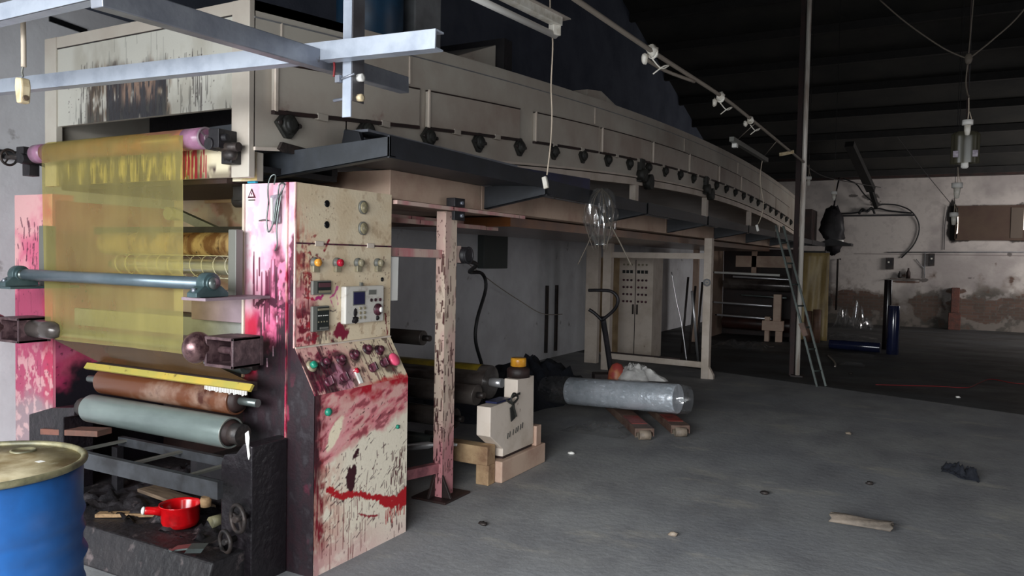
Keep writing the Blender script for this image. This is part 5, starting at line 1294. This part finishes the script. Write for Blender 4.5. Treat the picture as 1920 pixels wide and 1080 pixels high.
# ------------------------------------------------------------------ rear station
t = thing('rear_station', 'dark unwinding station at the far end of the tunnel', 'machine', (-3.2, 16.5, 0))
MB().box(-4.2, -4.08, 16.0, 17.2, 0, 1.85).build('side_frame', 'duct_cream', t, bevel=.004)
MB().box(-2.50, -2.42, 16.2, 17.6, 0, 1.85).build('side_frame', 'brown_dark', t, bevel=.004)
MB().box(-4.1, -2.5, 17.3, 17.4, 0, 1.87).build('rear_plate', 'brown_dark', t)
MB().box(-3.75, -2.5, 16.9, 17.0, 1.48, 1.72).box(-3.42, -3.32, 16.9, 16.98, 1.3, 1.95).build('cross_panel', 'duct_cream', t)
q = MB().box(-2.80, -2.66, 16.05, 16.2, .28, .95).box(-3.0, -2.6, 16.0, 16.2, .22, .42).box(-2.95, -2.85, 16.0, 16.15, .42, .50)
q.box(-2.95, -2.86, 16.02, 16.14, 0, .22).box(-2.74, -2.62, 16.02, 16.14, 0, .22); q.build('bracket', 'duct_cream', t, bevel=.008)
for (z, x0, x1, r, mm, lb) in [(1.36, -4.0, -2.70, .024, 'label_white', 'highest thin bright bar of the rear station'), (1.28, -3.62, -2.52, .02, 'chrome', 'second thin bar of the rear station, just below the highest'), (.90, -3.5, -2.6, .02, 'steel_grey', 'short thin bar of the rear station above the middle bar'), (.74, -4.0, -2.83, .022, 'chrome', 'middle thin bar of the rear station running to the left'), (.48, -3.92, -2.83, .022, 'chrome', 'lowest thin bar of the rear station')]:
    roller('thin_bar', (x0, 16.1 if z != .9 else 16.4, z), (x1, 16.1 if z != .9 else 16.4, z-.03), r, mm, lb, shaft=.04, sr=.012)
roller('web_roller', (-3.95, 16.75, 1.12), (-2.52, 16.75, 1.10), .12, 'dark_roll', 'wide dark roller in the middle of the rear station', shaft=.03)
roller('web_roller', (-3.95, 16.75, .30), (-2.52, 16.75, .28), .14, mat('brown_web', c(64, 36, 30), .4, col2=c(40, 26, 24), scale=5), 'reddish dark roll at the bottom of the rear station', shaft=.03)
# yellow-wrapped panel by the prop
def wrap(u, v):
    w_ = .012*math.sin(9*u+3*v) + .006*math.sin(17*u-6*v)
    return (-2.36+.50*u, 16.75+w_, .02+1.78*v)
q = MB().surf(wrap, 26, 20); tag(q.build('yellow_wrap', 'yellow_wrap', org=(-2.1, 16.75, .0), solid=.02), 'tall yellowish creased sheet hung on the end of the rear station', 'sheet')
tag(MB().box(-2.40, -1.95, 16.9, 17.6, 0, 1.84).build('rear_side_box', 'black', bevel=.01), 'dark box frame right behind the yellowish sheet', 'box')
for i, (x, yy, h_, lb) in enumerate([(-2.20, 16.55, .62, 'upright brown cardboard core, left of the two by the yellow sheet'), (-2.03, 16.5, .66, 'upright brown cardboard core, right of the two by the yellow sheet')]):
    tag(MB().lathe((x, yy, 0), (0, 0, 1), [(0, .075), (h_, .075), (h_, .055), (h_-.03, .05)], 22).build('cardboard_core', 'cardtube'), lb, 'tube')
tag(MB().box(-2.75, -1.75, 19.9, 20.5, 2.02, 2.08).prism([(-2.5, 2.08), (-1.8, 2.08), (-2.2, 2.2)], 'y', 19.95, 20.4).build('end_platform', 'black'), 'dark platform end poking out past the tunnel toward the back wall', 'platform')
q = MB(); rnd = random.Random(22)
q.ell((-2.30, 21.2, 2.45), .28, .2, .55, 14, 10, .5, 4).tube([(-2.3, 21.2, 2.9), (-2.3, 21.6, 3.4), (-2.3, 22.3, 3.9)], .02, 6)
tag(q.build('dark_bundle', 'black'), 'dark hanging bundle at the far end of the tunnel against the back wall', 'bundle')
tag(MB().cyl((-2.15, 20.2, 2.14), (-1.95, 20.1, 2.13), .035, n=14).build('bottle', 'label_white'), 'pale bottle lying on the dark platform end', 'bottle')

# rolls standing and lying in front of the back wall
tag(MB().cyl((-.60, 15.2, 0), (-.60, 15.2, .86), .10, n=40).build('blue_roll', 'blue_roll', bevel=.004), 'glossy blue film roll standing upright on the floor', 'roll')
tag(MB().cyl((-.745, 16.0, 0), (-.74, 16.0, 1.30), .07, n=30).build('black_roll', 'black_roll', bevel=.004), 'tall thin black roll standing just left of the upright blue roll', 'roll')
tag(MB().cyl((-1.66, 15.42, .09), (-.80, 15.32, .09), .09, n=32).build('blue_roll', 'blue_roll', bevel=.004), 'blue film roll lying on the floor left of the upright one', 'roll')

# ladder leaning to the tunnel
t = thing('ladder', 'narrow dark metal ladder leaning from the floor up to the tunnel', 'ladder', (-1.35, 10.5, 0))
A0, B0 = Vector((-1.26, 10.50, 0)), Vector((-1.85, 10.62, 2.06)); A1, B1 = Vector((-1.17, 10.62, 0)), Vector((-1.78, 10.76, 2.06))
MB().bar(A0, B0, .024, .05, (0, 1, 0)).build('stile', 'ladder_grey', t); MB().bar(A1, B1, .024, .05, (0, 1, 0)).build('stile', 'ladder_grey', t)
for k in range(7):
    f_ = (k+.7)/7.5; MB().cyl(A0.lerp(B0, f_), A1.lerp(B1, f_), .012, n=10).build('rung', 'ladder_grey', t)
MB().obox((-1.45, 10.53, .72), (.03, 0, -.08), (0, .05, 0), (.03, 0, .01)).build('tied_pad', 'cardtube', t)

# ------------------------------------------------------------------ galvanised hanging frame near the viewer
def channel(p0, p1, hgt, dep, m_, name, parent=None, open_y=1):
    p0 = Vector(p0); p1 = Vector(p1); d = (p1-p0).normalized(); up = Vector((0, 0, 1)); side = d.cross(up).normalized(); up = side.cross(d).normalized()
    q = MB(); mid = (p0+p1)/2; L_ = (p1-p0)/2
    q.obox(mid, L_, side*.003, up*hgt/2); 
    q.obox(mid - side*dep/2, L_, side*dep/2, up*.003 ); q.v[-8:] = [tuple(Vector(v)+up*(hgt/2-.003)) for v in q.v[-8:]]
    q.obox(mid - side*dep/2, L_, side*dep/2, up*.003 ); q.v[-8:] = [tuple(Vector(v)-up*(hgt/2-.003)) for v in q.v[-8:]]
    return q.build(name, m_, parent)
hf = thing('overhead_gantry', 'gantry of galvanised steel channels hanging overhead in front of the tunnel', 'frame', (-2.2, 2.05, 2.25))
channel((-4.0, 2.03, 2.312), (-1.41, 2.05, 2.243), .062, .045, 'galv_white', 'cross_channel', hf)
channel((-3.6, 1.46, 2.337), (-1.9, 1.46, 2.337), .055, .045, 'galv_white', 'cross_channel', hf)
MB().bar((-1.84, 1.2, 2.185), (-1.955, 2.62, 2.262), .045, .066).build('long_channel', 'galv', hf, bevel=.003)
q = MB().box(-1.838, -1.80, 2.105, 2.110, 2.035, 3.4); q.build('hanger', 'galv_white', hf)
MB().box(-1.80, -1.796, 2.108, 2.17, 2.09, 3.4).build('hanger_side', mat('galv_shaded', c(92, 92, 96), .5, .3, col2=c(74, 70, 72), scale=6), hf)  # same angle steel, its shaded flange given a darker colour
for z in (2.175, 2.105): MB().lathe((-1.797, 2.14, z), (1, 0, 0), [(0, .014), (.02, .014), (.021, .006)], 6 if z < 2.15 else 18).build('bolt', 'label_white' if z > 2.15 else 'ivory', hf)
q = MB().cyl((-1.85, 2.10, 2.165), (-1.78, 2.10, 2.18), .004, n=6); q.cyl((-1.89, 2.12, 2.10), (-1.80, 2.12, 2.105), .006, n=6); q.box(-1.86, -1.84, 2.09, 2.11, 2.155, 2.18); q.build('wire_tie', 'galv', hf)
MB().tube([(-1.865, 2.09, 2.235), (-1.858, 2.085, 2.205), (-1.865, 2.09, 2.175)], .004, 6).build('red_tie', 'red_cord', hf)
# wall slot
tag(MB().obox((-5.292, 3.25, 3.10), (.006, 0, 0), (0, .13, -.01), (0, .0, .018)).build('wall_slot', 'glossy_dark'), 'long thin dark slot high on the pale left wall', 'slot')
tag(MB().tube([(-5.28, 2.6, 2.17), (-5.28, 3.1, 2.17), (-5.26, 3.5, 2.12)], .022, 8, False).tube([(-5.26, 2.6, 2.13), (-5.25, 2.95, 2.14), (-5.24, 3.2, 2.06), (-5.2, 3.35, 1.98)], .012, 8).build('wall_cable', 'cable_black'), 'dark cables on the left wall beside the mouth roller', 'cable')
# pull switch in front
t = thing('pull_switch', 'ivory lamp socket hanging on a flat pale cord at the upper left', 'switch', (-2.88, 1.6, 2.1))
MB().tube([(-2.89, 1.6, 3.3), (-2.885, 1.6, 2.6), (-2.87, 1.6, 2.35), (-2.868, 1.6, 2.20)], .009, 8).build('cord', 'cord', t)
MB().tube([(-2.868, 1.6, 2.21), (-2.878, 1.6, 2.185), (-2.872, 1.6, 2.165)], .004, 6).build('twisted_wire', 'meter_frame', t)
MB().prism([(-2.898, 2.165), (-2.862, 2.16), (-2.855, 2.13), (-2.862, 2.072), (-2.89, 2.072), (-2.902, 2.13)], 'y', 1.585, 1.62).build('socket', 'ivory', t, bevel=.006)
MB().cyl((-2.86, 1.60, 2.09), (-2.852, 1.60, 2.09), .010, n=10).build('screw', 'wood', t)
# drum
DX, DY = -2.62, 1.32
dr = thing('oil_drum', 'blue steel oil drum with a dusty ochre lid at the lower left', 'drum', (-2.62, 1.32, 0))
MB().lathe((-2.62, 1.32, 0), (0, 0, 1), [(0, .288), (.02, .292), (.12, .290), (.27, .288), (.30, .302), (.33, .288), (.38, .289), (.40, .296), (.42, .289), (.44, .289), (.46, .296), (.48, .289), (.53, .288), (.56, .302), (.59, .288), (.62, .288), (.64, .296), (.66, .288), (.68, .288), (.70, .296), (.72, .288), (.86, .290)], 72).build('body', 'drum_blue', dr)
MB().lathe((-2.62, 1.32, .855), (0, 0, 1), [(0, .286), (.010, .286), (.012, .14), (.010, .0)], 64).build('lid', 'drum_lid', dr)
MB().torus((-2.62, 1.32, .868), (0, 0, 1), .292, .011, 64, 10).build('rim', 'rim', dr)
q = MB().lathe((-2.70, 1.50, .86), (0, 0, 1), [(0, .04), (.010, .04), (.012, .034), (.006, .03), (.006, .0)], 24); q.build('bung', 'rim', dr)
MB().box(-2.53, -2.505, 1.44, 1.46, .864, .867).build('paper_scrap', 'label_white', dr)
# red pan, planks, handwheel, rag on the plinth
pt = thing('saucepan', 'red enamel saucepan with stubby white-tipped handle on the black plinth', 'pan', (-3.30, 2.60, .17))
MB().lathe((-3.30, 2.60, .173), (0, 0, 1), [(0, .072), (.01, .085), (.03, .092), (.105, .094), (.110, .102), (.114, .102), (.114, .096), (.10, .090), (.03, .086), (.012, .07), (.010, 0)], 40).build('pan', 'red_pot', pt)
MB().lathe((-3.30, 2.60, .175), (0, 0, 1), [(.012, .082), (.014, 0)], 30).build('residue', 'pot_inside', pt)
hd = Vector((-.62, -.75, .12)).normalized(); hb = Vector((-3.30, 2.60, .245)) + hd*.085
MB().lathe(hb, hd, [(0, .026), (.04, .020), (.075, .020), (.08, .018)], 16).build('handle', 'red_pot', pt)
MB().lathe(hb+hd*.08, hd, [(0, .019), (.010, .020), (.016, .012), (.018, 0)], 16).build('handle_tip', 'label_white', pt)
tag(MB().obox((-3.62, 2.82, .20), (.27, -.02, -.008), (.01, .055, 0), (0, 0, .010)).build('plank', 'wood', bevel=.003), 'weathered grey plank lying behind the red saucepan', 'plank')
tag(MB().obox((-3.62, 2.56, .185), (.16, .09, .004), (-.012, .022, 0), (0, 0, .009)).build('plank', 'wood_pale', bevel=.002), 'narrow pale strip of wood left of the red saucepan', 'plank')
tag(MB().cyl((-3.13, 2.64, .205), (-3.12, 2.72, .205), .03, n=16).build('round_stopper', 'rim'), 'small greenish round stopper touching the right of the red saucepan', 'stopper')
hw = thing('handwheel', 'black iron handwheel on the front of the dark bearing block', 'wheel', (-2.77, 2.49, .335))
q = MB().torus((-2.77, 2.49, .335), (.25, 1, 0), .062, .010)
for k in range(3):
    a = k*2*math.pi/3+.9; q.bar((-2.77, 2.50, .335), (-2.77+.055*math.cos(a), 2.50-.012*math.cos(a), .335+.058*math.sin(a)), .012, .012, (0, 1, 0))
q.build('wheel', 'dark_iron', hw)
MB().cyl((-2.77, 2.47, .335), (-2.77, 2.54, .335), .016, n=12).build('shaft', 'dark_iron', hw)
q = MB().torus((-2.84, 2.48, .215), (.25, 1, 0), .05, .010).cyl((-2.84, 2.47, .215), (-2.84, 2.54, .215), .014, n=12)
tag(q.build('handwheel', 'dark_iron'), 'lower black handwheel beside the base of the bearing block', 'wheel')
q = MB().obox((-2.98, 2.36, .20), (.05, .01, .012), (-.01, .03, 0), (0, 0, .004)).obox((-2.90, 2.37, .21), (.03, .02, 0), (-.02, .03, 0), (.01, 0, .012)).obox((-3.02, 2.33, .19), (.04, -.02, .01), (0, .006, 0), (0, 0, .002))
tag(q.build('metal_scraps', 'steel_grey'), 'grey torn metal scraps on the edge of the black plinth', 'scrap')
NZd = Noise(91)
def crust(u, v):
    x = -4.2+1.35*u; y_ = 2.5+.85*v; h_ = float(NZd.fbm(np.array([x*13]), np.array([y_*13]), 5)[0])
    return (x, y_, .168 + max(0, h_-.46)*.16)
tag(MB().surf(crust, 80, 50).build('dried_ink_crust', 'grime', org=(-3.5, 2.9, .17)), 'crust of dried black ink covering the plinth', 'ink crust', kind='stuff')

# ------------------------------------------------------------------ overhead: lamp, cords, conduit
t = thing('fluorescent_lamp', 'unlit white fluorescent batten hanging above the tunnel, near the middle of the picture', 'lamp', (-2.0, 3.5, 2.95))
MB().bar((-2.12, 2.9, 2.94), (-1.97, 4.12, 2.935), .055, .05).build('housing', 'white_plastic', t, bevel=.003)
MB().cyl((-2.15, 2.92, 2.875), (-1.99, 4.12, 2.86), .019, n=20).build('tube', 'label_white', t)
MB().bar((-2.0, 4.08, 2.895), (-1.975, 4.13, 2.895), .05, .08).build('end_socket', 'white_plastic', t, bevel=.004)
MB().bar((-2.12, 2.9, 2.97), (-1.955, 4.18, 2.962), .075, .006).build('reflector', mat('reflector', c(170, 160, 150), .4), t)
t = thing('pull_cord_switch', 'white pull switch on a long thin cord hanging from the fluorescent batten', 'switch', (-2.05, 4.2, 2.0))
MB().tube([(-2.06, 4.2, 4.0), (-2.07, 4.2, 3.15), (-2.045, 4.2, 2.85), (-2.05, 4.2, 2.6), (-2.04, 4.2, 2.42), (-2.045, 4.2, 2.25), (-2.065, 4.2, 2.06)], .0045, 6).build('cord', 'cord', t)
MB().obox((-2.075, 4.2, 2.015), (.014, 0, .004), (-.008, 0, .035), (0, .012, 0)).build('switch', 'white_plastic', t, bevel=.004)
cd = thing('ceiling_conduit', 'long thin conduit running along overhead from the upper middle to the steel prop', 'pipe', (-1.62, 8, 2.95))
MB().tube([(-1.62, 2.6, 2.83), (-1.62, 4.76, 2.885), (-1.62, 6.53, 2.95), (-1.62, 7.7, 2.96), (-1.62, 10.2, 2.955), (-1.62, 11.25, 2.955)], .015, 8).build('pipe', 'cable_pale', cd)
MB().tube([(-1.66, 4.78, 2.84), (-1.66, 5.2, 2.86), (-1.62, 5.75, 2.90)], .012, 6).build('spare_pipe', 'cable_pale', cd)
for i, (y_, z_, s_) in enumerate([(4.78, 2.89, 1.0), (6.55, 2.94, .95), (7.75, 2.95, .8)]):
    q = MB(); rnd = random.Random(60+i)
    q.ell((-1.62, y_, z_), .035*s_, .05*s_, .04*s_, 12, 8, .5, 60+i); q.torus((-1.62, y_, z_-.01), (.2, 1, .1), .032*s_, .009, 14, 6); q.ell((-1.66, y_-.03, z_-.05*s_), .02, .025, .035*s_, 10, 7, .4, 70+i)
    q.tube([(-1.62, y_, z_-.05), (-1.58, y_+.06, z_-.10), (-1.55, y_+.12, z_-.07), (-1.57, y_+.06, z_-.09), (-1.62, y_+.02, z_-.14)], .005, 5)
    q.build('tape_wrapped_joint', 'white_plastic', cd)
q = MB().bar((-1.70, 9.95, 2.90), (-1.60, 10.15, 2.95), .05, .04); q.build('joint', 'ivory', cd)
t = thing('fluorescent_lamp', 'small dusty fluorescent batten hanging below the conduit near the steel prop', 'lamp', (-1.9, 9.0, 2.86))
MB().bar((-1.9, 8.2, 2.845), (-1.9, 10.1, 2.855), .05, .05).build('housing', 'meter_frame', t, bevel=.003)
MB().box(-1.93, -1.88, 8.35, 8.42, 2.78, 2.86).build('starter', 'label_white', t)
MB().tube([(-1.88, 8.4, 2.87), (-1.62, 8.0, 2.96)], .004, 5).build('hanging_wire', 'cable_pale', t)
MB().tube([(-1.9, 9.9, 2.87), (-1.62, 9.2, 2.955)], .004, 5).build('hanging_wire', 'cable_pale', t)
t = thing('pull_cord_switch', 'small white pull switch on a cord near the far end of the tunnel', 'switch', (-2.3, 12, 2.2))
MB().tube([(-1.93, 10.0, 2.85), (-1.95, 10.0, 2.6), (-1.90, 10.0, 2.3), (-1.93, 10.0, 2.12), (-1.96, 10.0, 2.05)], .005, 6).build('cord', 'cord', t)
MB().obox((-1.965, 10.0, 2.0), (.014, 0, .004), (-.01, 0, .04), (0, .012, 0)).build('switch', 'label_white', t, bevel=.003)
# bare lamps over the right of the hall, in a row on a hanging wire
def bulb(x, y_, z_, s_, label, top):
    rt = roofz(y_)-.02
    t = thing('hanging_lamp', label, 'lamp', (x, y_, z_))
    MB().lathe((x, y_, z_), (0, 0, 1), [(0, .045*s_), (.045*s_, .045*s_), (.048*s_, .02*s_)], 20).build('ceiling_rose', 'label_white', t)
    MB().lathe((x, y_, z_), (0, 0, -1), [(0, .028*s_), (.05*s_, .026*s_), (.09*s_, .018*s_), (.095*s_, 0)], 18).build('socket', 'white_plastic', t)
    MB().tube([(x, y_, z_+.04*s_), (x+.005, y_, z_+.12*s_), (x, y_, top)], .005, 6).tube([(x+.03*s_, y_, z_+.05*s_), (x+.012, y_, z_+.12*s_)], .004, 5).build('wire', 'cord', t)
    MB().tube([(x, y_, top-.01), (x, y_, (top+rt)/2), (x, y_, rt)], .004, 5).build('dark_wire', 'cable_black', t)
bulb(.22, 8.2, 2.85, 1.0, 'white lamp socket hanging on a wire on the right, nearest and highest in its row', 3.12)
t = thing('lamp_shade', 'dusty clear plastic lamp guard hanging under the nearest right-hand socket', 'lamp', (.22, 8.6, 2.5))
def shade(u, v):
    a = 2*math.pi*u; r = .115+.012*math.sin(5*a) ; r *= (.78 if v > .93 else 1)
    return (.22+r*math.cos(a), 8.6+r*.7*math.sin(a), 2.55+.30*v)
MB().surf(shade, 36, 12).build('guard', 'film_dust', t)
MB().lathe((.22, 8.6, 2.545), (0, 0, -1), [(-.06, .03), (0, .032), (.03, .034), (.045, .02)], 18).build('bulb', 'label_white', t)
MB().cyl((.22, 8.6, 2.60), (.22, 8.6, 2.88), .02, n=10).tube([(.22, 8.6, 2.86), (.22, 8.6, 5), (.22, 8.6, roofz(8.6)-.02)], .004, 5, False).build('stem', 'brown_dark', t)
q = MB()
for x in (.14, .30): q.box(x-.022, x+.022, 8.50, 8.54, 2.60, 2.66)
q.build('clip', 'dust_grey', t)
bulb(.23, 12.0, 2.62, 1.5, 'white lamp socket hanging just above the corner of the boarded window', 2.9)
bulb(.24, 14.0, 2.35, 1.4, 'small dull lamp socket level with the top of the boarded window', 2.55)
q = MB().tube([(-.53, 8, 4.02), (-.3, 8, 3.78), (0, 8, 3.52), (.2, 8, 3.40)], .007, 6).tube([(.2, 8, 3.40), (.38, 8, 3.55), (.60, 8, 3.78), (.9, 8, 4.3)], .007, 6)
q.tube([(.2, 8, 3.42), (.22, 8, 3.9), (.25, 8, 4.8)], .006, 6).ell((.2, 8, 3.40), .03, .03, .05, 10, 8, .3, 3).tube([(.2, 8, 3.40), (.19, 8.05, 3.2), (.22, 8.2, 3.1)], .007, 6)
tag(q.build('overhead_wire', 'cable_dim'), 'slack Y-shaped overhead wire in the upper right', 'wire')
for i, (x, y_, z_, lb) in enumerate([(-1.93, 14.0, 3.0, 'white lamp socket just right of the steel prop, under the roof edge'), (-1.52, 14.0, 2.74, 'lower white lamp socket hanging in front of the back wall, left of the brace')]):
    bulb(x, y_, z_, 1.1, lb, z_+.25)
q = MB().tube([(-1.62, 11.4, 2.95), (-1.75, 13, 3.05), (-1.64, 14, 3.03), (-1.4, 17, 3.2), (-1.3, 22.3, 3.6)], .009, 6)
tag(q.build('overhead_wire', 'cable_black'), 'thin dark wire carrying the far lamp sockets from the prop to the back wall', 'wire')
# clear bag of strips hanging on the trays
t = thing('plastic_bag', 'bundle of clear plastic strips hanging from the dark tray', 'bag', (-2.22, 5.4, 1.75))
def bag(u, v):
    a = 2*math.pi*u; r = .03+.085*math.sin(math.pi*min(1, v*1.05))**.6 + .016*math.sin(6*a+9*v) + .01*math.sin(11*a)
    return (-2.20+r*math.cos(a), 5.4+r*math.sin(a), 2.09-.42*v)
MB().surf(bag, 40, 20).build('bag', 'film_clear', t)
q = MB(); rnd = random.Random(17)
for k in range(12):
    a = rnd.uniform(0, 6.28); r = rnd.uniform(.03, .1)
    q.tube([(-2.20, 5.4, 2.09), (-2.20+r*math.cos(a), 5.35+r*math.sin(a), 2.0), (-2.20+r*1.2*math.cos(a), 5.35+r*math.sin(a), 1.85), (-2.20+r*.6*math.cos(a), 5.4, 1.72-rnd.random()*.1)], .003, 5)
q.tube([(-2.2, 5.4, 1.9), (-2.28, 5.38, 1.7), (-2.36, 5.36, 1.52)], .004, 5).tube([(-2.17, 5.4, 1.9), (-2.05, 5.4, 1.7), (-1.95, 5.4, 1.52)], .006, 5)
q.build('strip', 'cable_dim' , t)
# cables in the gap and on the left wall
tag(MB().tube([(-2.75, 4.3, 1.55), (-3.4, 5.6, 1.50), (-3.9, 6.3, 1.42), (-4.0, 6.7, 1.40), (-4.0, 6.78, 1.25), (-4.0, 6.62, .94), (-4.0, 6.60, .72), (-4.0, 6.74, .45), (-4.0, 6.8, .25)], .018, 8).build('hanging_cable', 'cable_black'), 'black cable curving down behind the spattered post', 'cable')
for i, y_ in enumerate((10.8, 11.15)): tag(MB().box(-5.298, -5.26, y_, y_+.05, .1, 1.15).build('wall_strut', 'dark_iron'), ['dark upright strut low on the left wall, nearer of two', 'dark upright strut low on the left wall, farther of two'][i], 'strut')
tag(MB().tube([(-5.2, 8.2, 1.55), (-5.15, 9.0, 1.2), (-5.2, 9.8, .95), (-5.1, 10.3, .75), (-5.0, 10.8, .72)], .006, 5).build('wall_string', 'cable_pale'), 'thin pale string sagging along the left wall behind the rewinder', 'string')
tag(MB().box(-5.299, -5.20, 8.75, 9.4, 1.42, 1.95).build('wall_cupboard', mat('green_box', c(74, 80, 78), .6), bevel=.01), 'dull green box on the left wall behind the hanging cable', 'box')

# ------------------------------------------------------------------ things on the open floor
NR = Noise(55)
def rag(u, v):
    x = .10 + .24*u; y_ = 6.76-.22*u + .09*(v-.5)*2; w_ = float(NR.fbm(np.array([u*9]), np.array([v*5]), 4)[0]); e = math.sin(math.pi*u)**.5*math.sin(math.pi*v)
    return (x+.03*(w_-.5), y_+.03*math.sin(9*u), .004+.20*e*max(0, w_-.22))
tag(MB().surf(rag, 34, 16).build('dark_rag', 'cloth_dark', org=(.22, 6.65, 0)), 'crumpled dark blue rag alone on the open floor to the right', 'rag')
def half(u, v):
    a = math.pi*(.06+.88*v); p = Vector((-.50, 5.02, 0)).lerp(Vector((-.165, 5.02, 0)), u)
    r = .052*(1+.10*math.sin(7*u)+.05*math.sin(21*v+9*u)); return (p.x + .008*math.sin(17*v), p.y + r*1.1*math.cos(a), .002+r*.85*math.sin(a))
tag(MB().surf(half, 30, 14).build('cardboard_tube', 'card', org=(-.33, 5.02, 0), solid=.006), 'split grey cardboard tube half lying on the floor at the lower right', 'cardboard')
tag(MB().tube([(-.62, 11.1, .006), (-.2, 11.3, .006), (.1, 11.45, .006), (.42, 11.55, .006), (.58, 12.1, .006), (.75, 12.65, .006), (1.0, 12.4, .006), (1.3, 12.45, .006)], .006, 5).build('floor_string', 'red_cord'), 'thin red cord lying across the dark floor on the right', 'cord')
for i, (x, y_, lb, mm) in enumerate([(-.95, 5.35, 'thin dark sliver on the open floor left of the cardboard tube', 'dark_iron'), (-.35, 6.0, 'dark fleck on the open floor behind the cardboard tube', 'dark_iron'), (-1.25, 4.25, 'pale fleck on the floor nearest the bottom edge', 'rubber'), (-2.25, 3.83, 'tiny dark chip on the floor near the foot of the control cabinet', 'dark_iron'), (-2.50, 5.62, 'small white chip on the floor by the rewinder base', 'label_white'), (-.64, 7.68, 'small pale chip in the middle of the open floor', 'rubber'), (.30, 10.6, 'pale chip on the dark floor edge at the right', 'label_white'), (-1.0, 12.0, 'small dark lump right of the ladder foot', 'dark_iron')]):
    tag(MB().ell((x, y_, .012), .028, .018, .012, 8, 6, .6, i).build('floor_chip', mm), lb, 'debris')
tag(MB().tube([(-1.55, 14.2, .006), (-1.35, 13.3, .008), (-1.28, 12.7, .006)], .014, 6).build('film_strip', 'cable_pale'), 'pale strip of film on the dark floor below the lying blue roll', 'strip')
